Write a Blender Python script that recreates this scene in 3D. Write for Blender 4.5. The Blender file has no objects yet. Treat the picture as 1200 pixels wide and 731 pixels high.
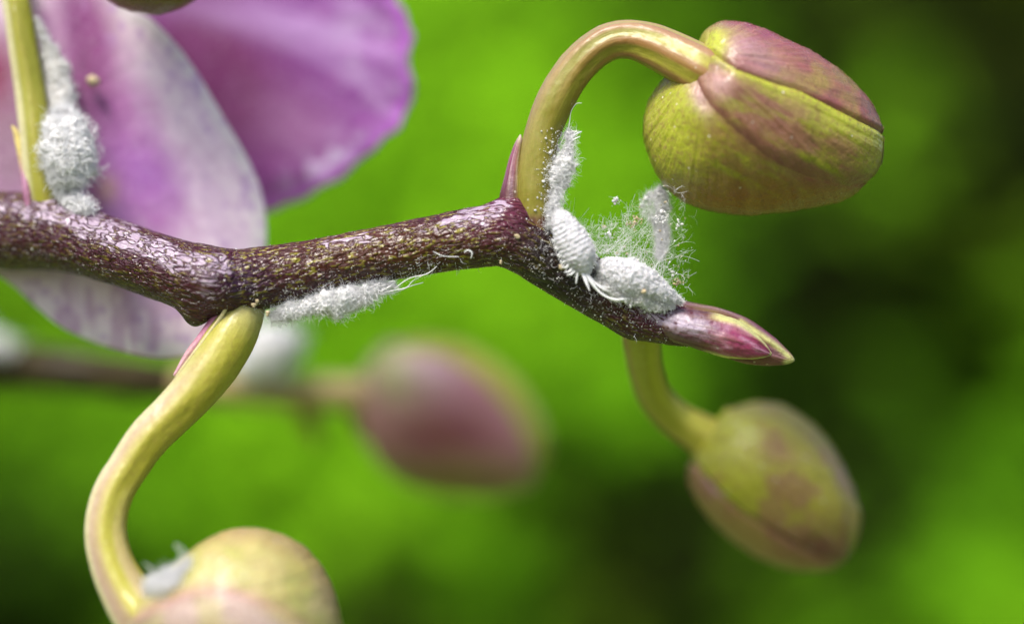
import bpy, math, random
import numpy as np
from mathutils import Vector

random.seed(7)
rng = np.random.default_rng(7)

# ------------------------------------------------------------------ scale, camera, light
# 1 Blender unit = 1 cm.  U = size in cm of one photo pixel at the focused distance.
U = 0.00625
DIST = 20.8                      # camera to focused plane, cm
DP = DIST / U                    # the same in pixel units

scn = bpy.context.scene
scn.unit_settings.system = 'METRIC'
scn.unit_settings.scale_length = 0.01
COL = scn.collection

cam_d = bpy.data.cameras.new('camera')
cam = bpy.data.objects.new('camera', cam_d)
COL.objects.link(cam)
cam.location = (0, -DIST, 0)
cam.rotation_euler = (math.radians(90), 0, 0)
cam_d.sensor_width = 36
cam_d.lens = 36 * DIST / (1200 * U)
cam_d.clip_start = 0.5
cam_d.clip_end = 2000
cam_d.dof.use_dof = True
cam_d.dof.focus_distance = DIST - 0.06
APERTURE = 1.5                  # aperture diameter in cm
cam_d.dof.aperture_fstop = cam_d.lens * 1e-3 / APERTURE
scn.camera = cam

SUN_EL, SUN_AZ = 56, 212         # azimuth of the sun, clockwise from +Y (behind the camera, to its left)
world = bpy.data.worlds.new('World')
scn.world = world
world.use_nodes = True
wn = world.node_tree
sky = wn.nodes.new('ShaderNodeTexSky')
sky.sky_type = 'NISHITA'
sky.sun_disc = False
sky.sun_elevation = math.radians(SUN_EL)
sky.sun_rotation = math.radians(SUN_AZ)
sky.air_density = 1.0
sky.dust_density = 4.0
sky.ozone_density = 1.0
bg = wn.nodes['Background']
bg.inputs['Strength'].default_value = 0.125
wn.links.new(sky.outputs[0], bg.inputs['Color'])

sl = bpy.data.lights.new('sun', 'SUN')
sl.energy = 2.5
sl.angle = math.radians(20)
sl.color = (1.0, 0.965, 0.91)
so = bpy.data.objects.new('sun', sl)
COL.objects.link(so)
az, el = math.radians(SUN_AZ), math.radians(SUN_EL)
sdir = Vector((math.sin(az) * math.cos(el), math.cos(az) * math.cos(el), math.sin(el)))
so.rotation_euler = sdir.to_track_quat('Z', 'Y').to_euler()
so.location = sdir * 60

scn.view_settings.view_transform = 'Standard'
scn.view_settings.look = 'None'
scn.view_settings.gamma = 1
scn.view_settings.exposure = 0.92
scn.render.film_transparent = False
scn.cycles.use_denoising = True
scn.cycles.max_bounces = 8
scn.cycles.caustics_reflective = False
scn.cycles.caustics_refractive = False

# ------------------------------------------------------------------ numpy helpers
def sat(a): return np.clip(a, 0, 1)
def sstep(a, b, x):
    t = sat((x - a) / (b - a)); return t * t * (3 - 2 * t)
def _h(ix, iy, iz, seed):
    n = (ix * 374761393 + iy * 668265263 + iz * 2147483647 + seed * 974634777) & 0xFFFFFFFF
    n = ((n ^ (n >> 13)) * 1274126177) & 0xFFFFFFFF
    n = n ^ (n >> 16)
    return (n & 0xFFFFFF) / float(0xFFFFFF)
def noise(p, scale=1.0, seed=0):
    """value noise 0..1, p (...,3)"""
    q = np.asarray(p, float) / scale
    i = np.floor(q).astype(np.int64); f = q - i
    f = f * f * f * (f * (f * 6 - 15) + 10)
    x, y, z = i[..., 0], i[..., 1], i[..., 2]
    fx, fy, fz = f[..., 0], f[..., 1], f[..., 2]
    def c(a, b, d): return _h(x + a, y + b, z + d, seed)
    x00 = c(0,0,0) * (1-fx) + c(1,0,0) * fx
    x10 = c(0,1,0) * (1-fx) + c(1,1,0) * fx
    x01 = c(0,0,1) * (1-fx) + c(1,0,1) * fx
    x11 = c(0,1,1) * (1-fx) + c(1,1,1) * fx
    return (x00 * (1-fy) + x10 * fy) * (1-fz) + (x01 * (1-fy) + x11 * fy) * fz
def fbm(p, scale, seed=0, octv=3):
    a, t, s = 0.0, 0.0, 1.0
    for k in range(octv):
        a = a + s * noise(p, scale / 2 ** k, seed + k * 17); t += s; s *= 0.5
    return a / t
def v3(x, y, z): return np.stack(np.broadcast_arrays(x, y, z), -1).astype(float)

def ff(d): return (DP + d) / DP
def P(x, y, d=0.0):
    """photo pixel + distance behind the focused plane (in px) -> place, in px units"""
    f = ff(np.asarray(d, float))
    return v3((np.asarray(x, float) - 600) * f, np.asarray(d, float), (365.5 - np.asarray(y, float)) * f)

def catmull(pts, n, closed=False):
    p = np.asarray(pts, float)
    if closed: q = np.vstack([p[-1], p, p[0], p[1]])
    else: q = np.vstack([2 * p[0] - p[1], p, 2 * p[-1] - p[-2]])
    m = len(q) - 3
    t = np.linspace(0, m, n, endpoint=not closed)
    i = np.minimum(t.astype(int), m - 1); u = (t - i)[:, None]
    a, b, c, d = q[i], q[i+1], q[i+2], q[i+3]
    return 0.5 * (2*b + (c-a)*u + (2*a-5*b+4*c-d)*u**2 + (3*b-a-3*c+d)*u**3)

def grid_faces(nu, nv, wrap_v=True, off=0):
    i = np.arange(nu - 1)[:, None]; j = np.arange(nv if wrap_v else nv - 1)[None, :]
    j2 = (j + 1) % nv
    return np.stack([i*nv+j, i*nv+j2, (i+1)*nv+j2, (i+1)*nv+j], -1).reshape(-1, 4) + off

# ------------------------------------------------------------------ objects
ANCHOR = {}
def link(o, parent=None):
    COL.objects.link(o)
    if parent is not None: o.parent = parent
    return o
def thing(name, label, cat, at, group=None):
    """an Empty at the thing's base; at = (x, y, d) in photo px"""
    o = bpy.data.objects.new(name, None)
    a = P(*at)
    o.location = a * U
    o.empty_display_size = 0.1
    link(o)
    ANCHOR[o.name] = a
    o['label'] = label; o['category'] = cat
    if group: o['group'] = group
    return o
def part_empty(name, parent, label=None):
    o = bpy.data.objects.new(name, None); link(o, parent)
    o.empty_display_size = 0.05
    ANCHOR[o.name] = ANCHOR[parent.name]
    if label: o['label'] = label
    return o
def mk(name, V, F, mat, parent=None, tint=None, flow=None, extra=None, label=None, kind=None, smooth=True, at=None, orient=True):
    """V (n,3) in px units; F list of (m,k) int arrays"""
    V = np.asarray(V, float)
    if parent is not None: a = ANCHOR[parent.name]
    elif at is not None: a = np.asarray(at, float)
    else: a = np.zeros(3)
    me = bpy.data.meshes.new(name)
    if not isinstance(F, (list, tuple)): F = [F]
    F = [f for f in F if len(f)]
    vol = sum(np.einsum('ij,ij->i', V[f[:, 0]] - V[0], np.cross(V[f[:, 1]] - V[0], V[f[:, 2]] - V[0])).sum() for f in F)
    if vol < 0 and orient: F = [f[:, ::-1] for f in F]
    loops = np.concatenate([f.reshape(-1) for f in F]).astype(np.int32)
    tot = np.concatenate([np.full(len(f), f.shape[1]) for f in F]).astype(np.int32)
    start = np.concatenate([[0], np.cumsum(tot)[:-1]]).astype(np.int32)
    me.vertices.add(len(V)); me.vertices.foreach_set('co', ((V - a) * U).astype(np.float32).ravel())
    me.loops.add(len(loops)); me.loops.foreach_set('vertex_index', loops)
    me.polygons.add(len(tot)); me.polygons.foreach_set('loop_start', start)
    me.polygons.foreach_set('loop_total', tot)
    me.polygons.foreach_set('use_smooth', np.full(len(tot), smooth))
    me.update(calc_edges=True)
    if tint is not None:
        t = np.ones((len(V), 4)); t[:, :3] = tint
        at_ = me.attributes.new('tint', 'FLOAT_COLOR', 'POINT'); at_.data.foreach_set('color', t.astype(np.float32).ravel())
    if flow is not None:
        at_ = me.attributes.new('flow', 'FLOAT_VECTOR', 'POINT'); at_.data.foreach_set('vector', np.asarray(flow, np.float32).ravel())
    at_ = me.attributes.new('px', 'FLOAT_VECTOR', 'POINT'); at_.data.foreach_set('vector', V.astype(np.float32).ravel())
    for k, arr in (extra or {}).items():
        at_ = me.attributes.new(k, 'FLOAT', 'POINT'); at_.data.foreach_set('value', np.asarray(arr, np.float32).ravel())
    me.materials.append(mat)
    me.validate()
    o = bpy.data.objects.new(name, me)
    link(o, parent)
    if parent is None: o.location = a * U
    ANCHOR[o.name] = a
    if label: o['label'] = label
    if kind: o['kind'] = kind
    return o

def tube(pts, n, m, rfun=None, squash=1.0, twist=0.0):
    """pts (x, y, r, d) -> V, F, s, th, r, C.  th = 0 faces the camera, th = +90 deg is the upper side of a tube running right."""
    c = catmull(pts, n)
    C = P(c[:, 0], c[:, 1], c[:, 3]); R = np.maximum(c[:, 2], 0.05) * ff(c[:, 3])
    T = np.gradient(C, axis=0); T /= np.linalg.norm(T, axis=1)[:, None] + 1e-9
    Y = np.array([0, -1.0, 0])
    N = Y - T * (T @ Y)[:, None]; N /= np.linalg.norm(N, axis=1)[:, None] + 1e-9
    B = np.cross(N, T)
    s = np.concatenate([[0], np.cumsum(np.linalg.norm(np.diff(C, axis=0), axis=1))])
    th = (np.arange(m) / m) * 2 * math.pi - math.pi
    TH = np.broadcast_to(th[None], (n, m)); S = np.broadcast_to(s[:, None], (n, m))
    Rr = np.broadcast_to(R[:, None], (n, m)).copy()
    if rfun is not None: Rr = rfun(S, TH, Rr, c[:, 0][:, None] + 0 * TH, c[:, 1][:, None] + 0 * TH)
    V = C[:, None] + N[:, None] * (Rr * np.cos(TH) * squash)[..., None] + B[:, None] * (Rr * np.sin(TH))[..., None]
    V = V.reshape(-1, 3)
    F = grid_faces(n, m)
    # caps
    V = np.vstack([V, C[0], C[-1]]); k = n * m
    j = np.arange(m); j2 = (j + 1) % m
    cap = np.vstack([np.stack([j2, j, np.full(m, k)], 1), np.stack([(n-1)*m+j, (n-1)*m+j2, np.full(m, k+1)], 1)])
    flow = np.stack([S, TH * Rr, TH], -1).reshape(-1, 3)
    flow = np.vstack([flow, [s[0], 0, 0], [s[-1], 0, 0]])
    px = np.concatenate([np.broadcast_to(c[:, 0][:, None], (n, m)).ravel(), c[[0, -1], 0]])
    py = np.concatenate([np.broadcast_to(c[:, 1][:, None], (n, m)).ravel(), c[[0, -1], 1]])
    return dict(V=V, F=[F, cap], flow=flow, s=flow[:, 0], th=flow[:, 2], cx=px, cy=py, n=n, m=m)

def image_xy(V):
    """where points fall in the photo, px"""
    f = (DP + V[:, 1]) / DP
    return V[:, 0] / f + 600, 365.5 - V[:, 2] / f
def mixc(a, b, t):
    a = np.asarray(a, float); b = np.asarray(b, float); t = np.asarray(t)[..., None]
    return a * (1 - t) + b * t
def blob(x, y, cx, cy, rx, ry, ang=0.0):
    a = math.radians(ang); dx, dy = x - cx, y - cy
    u = dx * math.cos(a) + dy * math.sin(a); v = -dx * math.sin(a) + dy * math.cos(a)
    return np.exp(-(u / rx) ** 2 - (v / ry) ** 2)

# ------------------------------------------------------------------ material helpers
class NT:
    def __init__(self, name):
        self.m = bpy.data.materials.new(name); self.m.use_nodes = True
        self.t = self.m.node_tree; self.n = self.t.nodes; self.l = self.t.links
        self.b = self.n['Principled BSDF']
    def node(self, typ, **kw):
        x = self.n.new(typ)
        for k, v in kw.items():
            if k in x.bl_rna.properties: setattr(x, k, v)
        return x
    def set(self, sock, v):
        if hasattr(v, 'links') or isinstance(v, bpy.types.NodeSocket): self.l.new(v, sock)
        else: sock.default_value = v
    def attr(self, name, out='Color'):
        a = self.node('ShaderNodeAttribute'); a.attribute_name = name; return a.outputs[out]
    def scaled(self, vec, s, off=(0, 0, 0)):
        a = self.node('ShaderNodeMapping'); self.l.new(vec, a.inputs['Vector'])
        a.inputs['Scale'].default_value = s if hasattr(s, '__len__') else (s, s, s)
        a.inputs['Location'].default_value = off
        return a.outputs[0]
    def noise(self, vec, scale=1.0, detail=3, rough=0.55, dist=0.0):
        a = self.node('ShaderNodeTexNoise'); self.l.new(vec, a.inputs['Vector'])
        a.inputs['Scale'].default_value = scale; a.inputs['Detail'].default_value = detail
        a.inputs['Roughness'].default_value = rough; a.inputs['Distortion'].default_value = dist
        return a.outputs['Fac']
    def voro(self, vec, scale=1.0, feature='F1', out='Distance', rand=1.0):
        a = self.node('ShaderNodeTexVoronoi'); a.feature = feature; self.l.new(vec, a.inputs['Vector'])
        a.inputs['Scale'].default_value = scale; a.inputs['Randomness'].default_value = rand
        return a.outputs[out]
    def ramp(self, fac, a, b, lo=0.0, hi=1.0, interp='SMOOTHSTEP'):
        m = self.node('ShaderNodeMapRange'); m.interpolation_type = interp
        self.l.new(fac, m.inputs['Value'])
        m.inputs['From Min'].default_value = a; m.inputs['From Max'].default_value = b
        m.inputs['To Min'].default_value = lo; m.inputs['To Max'].default_value = hi
        return m.outputs[0]
    def math(self, op, a, b=0.5, clamp=False):
        m = self.node('ShaderNodeMath'); m.operation = op; m.use_clamp = clamp
        self.set(m.inputs[0], a); self.set(m.inputs[1], b); return m.outputs[0]
    def mix(self, fac, a, b, mode='MIX'):
        m = self.node('ShaderNodeMix'); m.data_type = 'RGBA'; m.blend_type = mode
        self.set(m.inputs[0], fac); self.set(m.inputs[6], a); self.set(m.inputs[7], b)
        return m.outputs[2]
    def bump(self, h, dist, strength=1.0, prev=None):
        b = self.node('ShaderNodeBump'); b.inputs['Strength'].default_value = strength
        b.inputs['Distance'].default_value = dist * U
        self.l.new(h, b.inputs['Height'])
        if prev is not None: self.l.new(prev, b.inputs['Normal'])
        return b.outputs[0]
    def out(self, col=None, rough=0.5, normal=None, spec=0.5, coat=0.0, coat_rough=0.3, sss=0.0, sss_r=(1, .6, .3), sss_s=8, sheen=0.0):
        b = self.b
        if col is not None: self.set(b.inputs['Base Color'], col)
        self.set(b.inputs['Roughness'], rough)
        if normal is not None: self.l.new(normal, b.inputs['Normal'])
        self.set(b.inputs['Specular IOR Level'], spec)
        self.set(b.inputs['Coat Weight'], coat); self.set(b.inputs['Coat Roughness'], coat_rough)
        if sss:
            b.inputs['Subsurface Weight'].default_value = sss
            b.inputs['Subsurface Radius'].default_value = sss_r
            b.inputs['Subsurface Scale'].default_value = sss_s * U
        if sheen:
            b.inputs['Sheen Weight'].default_value = sheen; b.inputs['Sheen Roughness'].default_value = 0.4
        return self.m
    def translucent(self, col, fac):
        tr = self.node('ShaderNodeBsdfTranslucent'); self.set(tr.inputs['Color'], col)
        mx = self.node('ShaderNodeMixShader'); self.set(mx.inputs[0], fac)
        self.l.new(self.b.outputs[0], mx.inputs[1]); self.l.new(tr.outputs[0], mx.inputs[2])
        o = self.n['Material Output']; self.l.new(mx.outputs[0], o.inputs['Surface'])
        return self.m

def m_stalk():
    t = NT('stalk skin'); px = t.attr('px', 'Vector'); fl = t.attr('flow', 'Vector')
    tint = t.attr('tint'); bloom = t.attr('bloom', 'Fac')
    # yellow-green flecks drawn out along the stalk
    n1 = t.noise(t.scaled(fl, (1/12, 1/4.0, 0.0)), 1.0, 2, 0.5, 0.4)
    fleck = t.ramp(n1, 0.53, 0.60)
    n0 = t.noise(t.scaled(fl, (1/9, 1/4.0, 0.0), (40, 3, 0)), 1.0, 2, 0.5, 0.3)
    fleck = t.math('MULTIPLY', fleck, t.ramp(n0, 0.36, 0.55))
    fleck = t.math('MULTIPLY', fleck, t.attr('fleck', 'Fac'))
    yc = t.mix(t.noise(t.scaled(px, 1/30)), (0.13, 0.10, 0.010, 1), (0.29, 0.26, 0.03, 1))
    col = t.mix(t.noise(t.scaled(fl, (1/40, 1/12, 0)), 1.0, 4, 0.65), t.mix(0.40, tint, (0.012, 0.004, 0.007, 1)), tint)
    col = t.mix(t.math('MULTIPLY', fleck, 0.9), col, yc)
    # lilac wax and painted sky sheen, wrinkled and broken into worm-like patches
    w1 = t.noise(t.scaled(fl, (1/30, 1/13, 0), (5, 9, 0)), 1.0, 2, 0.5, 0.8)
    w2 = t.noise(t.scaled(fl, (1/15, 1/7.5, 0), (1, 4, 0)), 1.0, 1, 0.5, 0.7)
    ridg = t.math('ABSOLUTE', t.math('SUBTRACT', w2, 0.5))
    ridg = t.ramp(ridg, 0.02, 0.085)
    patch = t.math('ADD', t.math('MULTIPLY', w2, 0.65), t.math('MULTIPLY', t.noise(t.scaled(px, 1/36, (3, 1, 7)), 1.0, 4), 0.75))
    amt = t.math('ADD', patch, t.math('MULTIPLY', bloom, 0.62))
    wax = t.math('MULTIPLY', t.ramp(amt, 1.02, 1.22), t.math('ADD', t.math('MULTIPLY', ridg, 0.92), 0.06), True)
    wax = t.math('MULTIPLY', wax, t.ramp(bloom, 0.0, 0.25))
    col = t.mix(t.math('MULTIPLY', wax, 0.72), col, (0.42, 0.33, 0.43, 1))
    # tiny white wax grains
    vd = t.voro(t.scaled(px, 1/6.5), 1.0); vc = t.voro(t.scaled(px, 1/6.5), 1.0, out='Color')
    sp = t.math('MULTIPLY', t.ramp(vd, 0.20, 0.10), t.ramp(t.math('MULTIPLY', vc, 1.0), 0.70, 0.80))
    sp = t.math('MULTIPLY', sp, t.attr('dust', 'Fac'))
    col = t.mix(sp, col, (0.72, 0.70, 0.68, 1))
    h = t.math('ADD', t.math('MULTIPLY', w1, 0.8), t.math('MULTIPLY', ridg, 0.45))
    h = t.math('ADD', h, t.math('MULTIPLY', n1, 0.5))
    nb = t.bump(h, 5.0, 0.9)
    nb = t.bump(t.noise(t.scaled(fl, (1/12, 1/6, 0), (9, 2, 0)), 1.0, 1, 0.5, 0.3), 2.6, 0.8, nb)
    rough = t.ramp(t.noise(t.scaled(px, 1/14), 1.0, 3), 0.3, 0.7, 0.16, 0.28)
    return t.out(col, rough, nb, spec=0.40)

def m_skin(name, bumpd=1.0, rough=0.42, mott=0.35, spots=0.0, fine=2.6, sss=0.12, blotch=(0.20, 0.05, 0.08, 1), dark=0.26, spec=0.30):
    t = NT(name); px = t.attr('px', 'Vector'); fl = t.attr('flow', 'Vector'); tint = t.attr('tint')
    n1 = t.noise(t.scaled(fl, (1/60, 1/7, 0)), 1.0, 4, 0.6, 0.2)
    n2 = t.noise(t.scaled(px, 1/6), 1.0, 4, 0.65)
    n3 = t.noise(t.scaled(px, 1/fine), 1.0, 2, 0.6)
    col = t.mix(t.math('MULTIPLY', t.ramp(n2, 0.42, 0.72), mott), tint, blotch)
    col = t.mix(t.ramp(n1, 0.35, 0.75, 0.0, 0.30), col, t.mix(0.5, tint, (0.50, 0.42, 0.12, 1)))
    col = t.mix(t.ramp(n3, 0.30, 0.7, 0.0, dark), col, t.mix(0.6, col, (0.02, 0.012, 0.004, 1)))
    if spots:
        vd = t.voro(t.scaled(px, 1/13.0), 1.0); vc = t.voro(t.scaled(px, 1/13.0), 1.0, out='Color')
        sp = t.math('MULTIPLY', t.ramp(vd, 0.15, 0.07), t.ramp(vc, 0.62, 0.70))
        col = t.mix(t.math('MULTIPLY', sp, spots), col, (0.62, 0.58, 0.50, 1))
        sp2 = t.math('MULTIPLY', t.ramp(vd, 0.13, 0.06), t.ramp(vc, 0.30, 0.22))
        col = t.mix(t.math('MULTIPLY', sp2, spots * 0.7), col, (0.05, 0.02, 0.02, 1))
    nb = t.bump(n1, 1.6 * bumpd, 0.5)
    nb = t.bump(n3, 0.55 * bumpd, 0.6, nb)
    nb = t.bump(t.noise(t.scaled(px, 1/18), 1.0, 3), 2.5 * bumpd, 0.4, nb)
    nb = t.bump(t.noise(t.scaled(fl, (1/70, 1/2.6, 0)), 1.0, 2, 0.6), 0.9 * bumpd, 0.6, nb)
    r = t.ramp(n2, 0.3, 0.7, rough - 0.10, rough + 0.1)
    return t.out(col, r, nb, spec=spec, coat=0.22, coat_rough=0.22, sss=sss, sss_s=9)

def m_petal():
    t = NT('petal'); px = t.attr('px', 'Vector'); tint = t.attr('tint')
    n2 = t.noise(t.scaled(px, 1/16), 1.0, 4, 0.6)
    col = t.mix(t.ramp(n2, 0.5, 0.75, 0, 0.35), tint, t.mix(0.6, tint, (0.40, 0.09, 0.36, 1)))
    col = t.mix(t.ramp(t.noise(t.scaled(px, 1/4), 1.0, 2), 0.4, 0.8, 0, 0.2), col, (0.72, 0.66, 0.74, 1))
    nb = t.bump(t.noise(t.scaled(px, 1/22), 1.0, 3), 4.0, 0.5)
    nb = t.bump(t.noise(t.scaled(px, 1/3), 1.0, 2), 0.7, 0.5, nb)
    t.out(col, 0.5, nb, spec=0.35, sheen=0.15)
    return t.translucent(col, 0.30)

def m_wax(name='white wax', a=(0.88, 0.88, 0.89, 1), b=(0.60, 0.59, 0.57, 1), tr=0.10, sc=4.0):
    t = NT(name); px = t.attr('px', 'Vector')
    n = t.noise(t.scaled(px, 1/sc), 1.0, 4, 0.7)
    col = t.mix(t.ramp(n, 0.34, 0.56), b, a)
    nb = t.bump(t.noise(t.scaled(px, 1/2.0), 1.0, 4, 0.75), 1.2, 0.8)
    t.out(col, 0.9, nb, spec=0.1, sss=0.6, sss_r=(1, 1, 1), sss_s=12)
    return t.translucent(col, tr) if tr else t.m
def m_bug():
    t = NT('mealybug wax'); px = t.attr('px', 'Vector'); tint = t.attr('tint')
    n = t.noise(t.scaled(px, 1/3.0), 1.0, 4, 0.7)
    col = t.mix(t.ramp(n, 0.30, 0.60, 0.55, 0.0), tint, (0.40, 0.36, 0.38, 1))
    nb = t.bump(n, 1.6, 1.0)
    return t.out(col, 0.8, nb, spec=0.2, sss=0.1, sss_s=4)
def m_flat(name, col, rough=0.6, tr=0.0):
    t = NT(name); px = t.attr('px', 'Vector')
    n = t.noise(t.scaled(px, 1/3.0), 1.0, 3, 0.6)
    c = t.mix(t.ramp(n, 0.3, 0.7, 0.0, 0.2), col, tuple(x * 0.55 for x in col[:3]) + (1,))
    t.out(c, rough, t.bump(n, 0.6, 0.6), spec=0.3)
    return t.translucent(c, tr) if tr else t.m
def m_leaf():
    t = NT('leaf'); px = t.attr('px', 'Vector'); tint = t.attr('tint')
    n = t.noise(t.scaled(px, 1/80), 1.0, 4, 0.6)
    col = t.mix(t.ramp(n, 0.3, 0.7, 0.0, 0.3), tint, t.mix(0.5, tint, (0.02, 0.05, 0.005, 1)))
    t.out(col, 0.7, t.bump(n, 20, 0.5), spec=0.04)
    return t.translucent(col, 0.42)
def m_backdrop():
    t = NT('deep undergrowth'); px = t.attr('px', 'Vector')
    n = t.noise(t.scaled(px, 1/900), 1.0, 5, 0.6)
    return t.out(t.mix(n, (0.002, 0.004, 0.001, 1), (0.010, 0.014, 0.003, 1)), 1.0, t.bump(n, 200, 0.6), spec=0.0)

def m_ground():
    t = NT('low green plants'); px = t.attr('px', 'Vector')
    n = t.noise(t.scaled(px, 1/500), 1.0, 5, 0.65)
    return t.out(t.mix(n, (0.05, 0.10, 0.015, 1), (0.20, 0.26, 0.08, 1)), 0.9, t.bump(n, 120, 0.8), spec=0.1)
M_STALK = m_stalk()
M_PED = m_skin('flower stalk skin', 0.7, 0.44, 0.30, 0.35, 2.2, 0.15, (0.22, 0.14, 0.03, 1), dark=0.16)
M_BUD = m_skin('bud skin', 1.5, 0.33, 0.60, 0.7, 2.4, 0.12, (0.17, 0.06, 0.045, 1))
M_BRACT = m_skin('bract skin', 1.3, 0.38, 0.35, 0.4, 2.2, 0.10, (0.10, 0.01, 0.04, 1))
M_PETAL = m_petal()
M_DULL = m_skin('dull stalk skin', 1.0, 0.8, 0.2, 0.0, 2.4, 0.0, (0.03, 0.01, 0.01, 1), spec=0.1)
M_WAX = m_wax()
M_WAXD = m_wax('dusty wax', (0.72, 0.71, 0.68, 1), (0.36, 0.33, 0.28, 1), 0.1, 5.0)
M_FIB = m_flat('wax fibre', (0.92, 0.92, 0.93, 1), 0.6, 0.30)
M_BUG = m_bug()
M_CRUMB = m_flat('amber crumb', (0.56, 0.46, 0.28, 1), 0.6, 0.2)
M_LEAF = m_leaf()
M_BACK = m_backdrop()

# ------------------------------------------------------------------ background: undergrowth far out of focus
BGMAP = np.array([  # x, y, sRGB seen in the photograph
 (0,0,80,130,30),(300,0,90,150,20),(420,0,92,152,15),(550,10,105,172,15),(700,10,80,148,5),(800,10,62,125,5),(900,10,55,100,5),(1000,20,50,80,5),(1100,40,38,42,5),(1200,20,32,32,5),
 (500,90,105,176,15),(600,110,110,182,15),(720,120,98,166,15),(1050,90,52,92,5),(1130,110,40,62,5),(1200,110,34,42,5),
 (400,190,95,166,15),(500,200,112,186,20),(700,200,104,176,15),(1060,190,52,95,5),(1130,210,36,55,5),(1200,200,34,45,3),
 (350,290,98,168,20),(450,380,88,155,10),(560,320,122,192,30),(860,290,40,90,5),(950,290,24,52,5),(1080,290,28,52,5),(1200,290,42,66,5),
 (560,365,108,180,20),(650,370,98,170,15),(700,420,84,160,8),(890,340,20,36,5),(960,350,8,12,4),(1010,340,10,15,4),(1090,370,36,62,5),(1200,370,52,95,5),
 (0,400,110,150,100),(60,470,75,130,35),(150,510,80,145,30),(720,470,66,138,5),(870,440,26,66,5),(1000,450,26,62,5),(1150,460,46,100,5),
 (30,540,55,115,35),(200,560,82,150,20),(300,540,120,190,35),(400,560,108,180,28),(440,620,80,140,10),(640,540,40,80,5),(700,575,26,34,6),(760,560,26,60,5),(1080,560,42,90,5),(1200,560,52,114,5),
 (20,640,18,58,15),(180,640,50,105,10),(250,610,76,140,12),(450,680,66,92,10),(560,650,62,124,5),(690,620,26,28,8),(800,640,34,50,5),(900,700,46,84,5),(1050,650,44,96,5),(1150,650,66,138,10),
 (30,740,14,46,10),(450,740,60,72,10),(600,735,48,94,5),(750,735,44,58,5),(1100,735,62,126,5),(1195,720,92,170,20)], float)
def lin(c): c = np.asarray(c, float) / 255; return np.where(c <= 0.04045, c / 12.92, ((c + 0.055) / 1.055) ** 2.4)
BGL = lin(BGMAP[:, 2:])
GAIN = np.array([1.0, 1.0, 1.0, 0.72, 0.85, 0.91, 1.11, 0.99, 0.3, 0.58, 1.03, 1.37, 0.79, 2.2, 1.24, 0.51, 1.0, 1.44, 1.17, 2.2, 0.65, 1.04, 1.0, 1.0, 2.2, 1.92, 1.09, 2.05, 2.04, 1.49, 1.32, 1.29, 0.3, 0.3, 0.3, 2.2, 1.88, 1.0, 1.59, 1.0, 1.55, 1.51, 1.51, 1.6, 1.31, 1.07, 1.95, 2.2, 1.02, 1.0, 0.3, 1.08, 1.01, 1.12, 0.7, 1.0, 0.99, 0.64, 1.71, 0.3, 0.94, 2.19, 1.21, 1.08, 1.2, 0.85, 1.0, 1.39, 1.18, 0.98])
BGL = BGL * GAIN[:, None] * np.where(BGMAP[:, :1] > 790, 0.92, 0.92)
def bg_at(x, y):
    d2 = (BGMAP[:, 0] - x) ** 2 + (BGMAP[:, 1] - y) ** 2
    w = 1 / (d2 + 900.0) ** 1.6
    return (BGL * w[:, None]).sum(0) / w.sum()

def leaf_mesh(L, Wd, bend, fold, nu=9, nv=5):
    u = np.linspace(0, 1, nu)[:, None]; v = np.linspace(-1, 1, nv)[None]
    w = Wd * np.sin(np.pi * np.clip(u * 0.96 + 0.02, 0, 1)) ** 0.75 * (1 - 0.25 * u)
    x = L * (u - 0.5) + 0 * v
    y = w * v
    z = -bend * L * (u - 0.5) ** 2 * 1.6 + fold * np.abs(v) * w - 0.1 * bend * L * u
    return v3(x, y, z).reshape(-1, 3), grid_faces(nu, nv, False)

def foliage():
    Vs, Fs, Ts, off = [], [], [], 0
    step = 27
    for gy in np.arange(-190, 930, step):
        for gx in np.arange(-230, 1440, step):
            x = gx + rng.uniform(-0.6, 0.6) * step; y = gy + rng.uniform(-0.6, 0.6) * step
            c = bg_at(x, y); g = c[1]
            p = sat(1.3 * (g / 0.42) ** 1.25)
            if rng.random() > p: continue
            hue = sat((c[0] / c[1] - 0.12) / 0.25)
            vig = sat(g / 0.42)                      # shade between leaves and lit patches painted in as darker and paler tints
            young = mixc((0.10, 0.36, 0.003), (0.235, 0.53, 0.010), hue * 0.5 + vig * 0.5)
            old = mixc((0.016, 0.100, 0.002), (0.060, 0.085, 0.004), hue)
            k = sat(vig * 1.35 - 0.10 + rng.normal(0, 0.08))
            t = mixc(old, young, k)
            d = rng.uniform(3800, 6800)
            L = rng.uniform(150, 240); Wd = L * rng.uniform(0.17, 0.26)
            V, F = leaf_mesh(L, Wd, rng.uniform(0.1, 0.6), rng.uniform(0.05, 0.4))
            # face upward and towards the open side, with spread
            a = rng.uniform(0, 2 * math.pi)
            tilt = rng.normal(0.72, 0.2); roll = rng.normal(-0.15, 0.25)
            ca, sa = math.cos(a), math.sin(a)
            Rz = np.array([[ca, -sa, 0], [sa, ca, 0], [0, 0, 1]])
            ct, st = math.cos(tilt), math.sin(tilt)
            Rx = np.array([[1, 0, 0], [0, ct, -st], [0, st, ct]])
            cr, sr = math.cos(roll), math.sin(roll)
            Ry = np.array([[cr, 0, sr], [0, 1, 0], [-sr, 0, cr]])
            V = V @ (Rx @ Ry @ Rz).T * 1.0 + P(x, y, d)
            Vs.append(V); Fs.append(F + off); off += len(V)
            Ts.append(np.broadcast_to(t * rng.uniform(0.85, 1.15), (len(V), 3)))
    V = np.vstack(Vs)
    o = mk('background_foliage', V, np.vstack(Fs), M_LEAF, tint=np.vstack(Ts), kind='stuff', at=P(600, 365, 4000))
    o['label'] = 'green leaves far behind the orchid, melted into soft colour'; o['category'] = 'foliage'
foliage()
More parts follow.
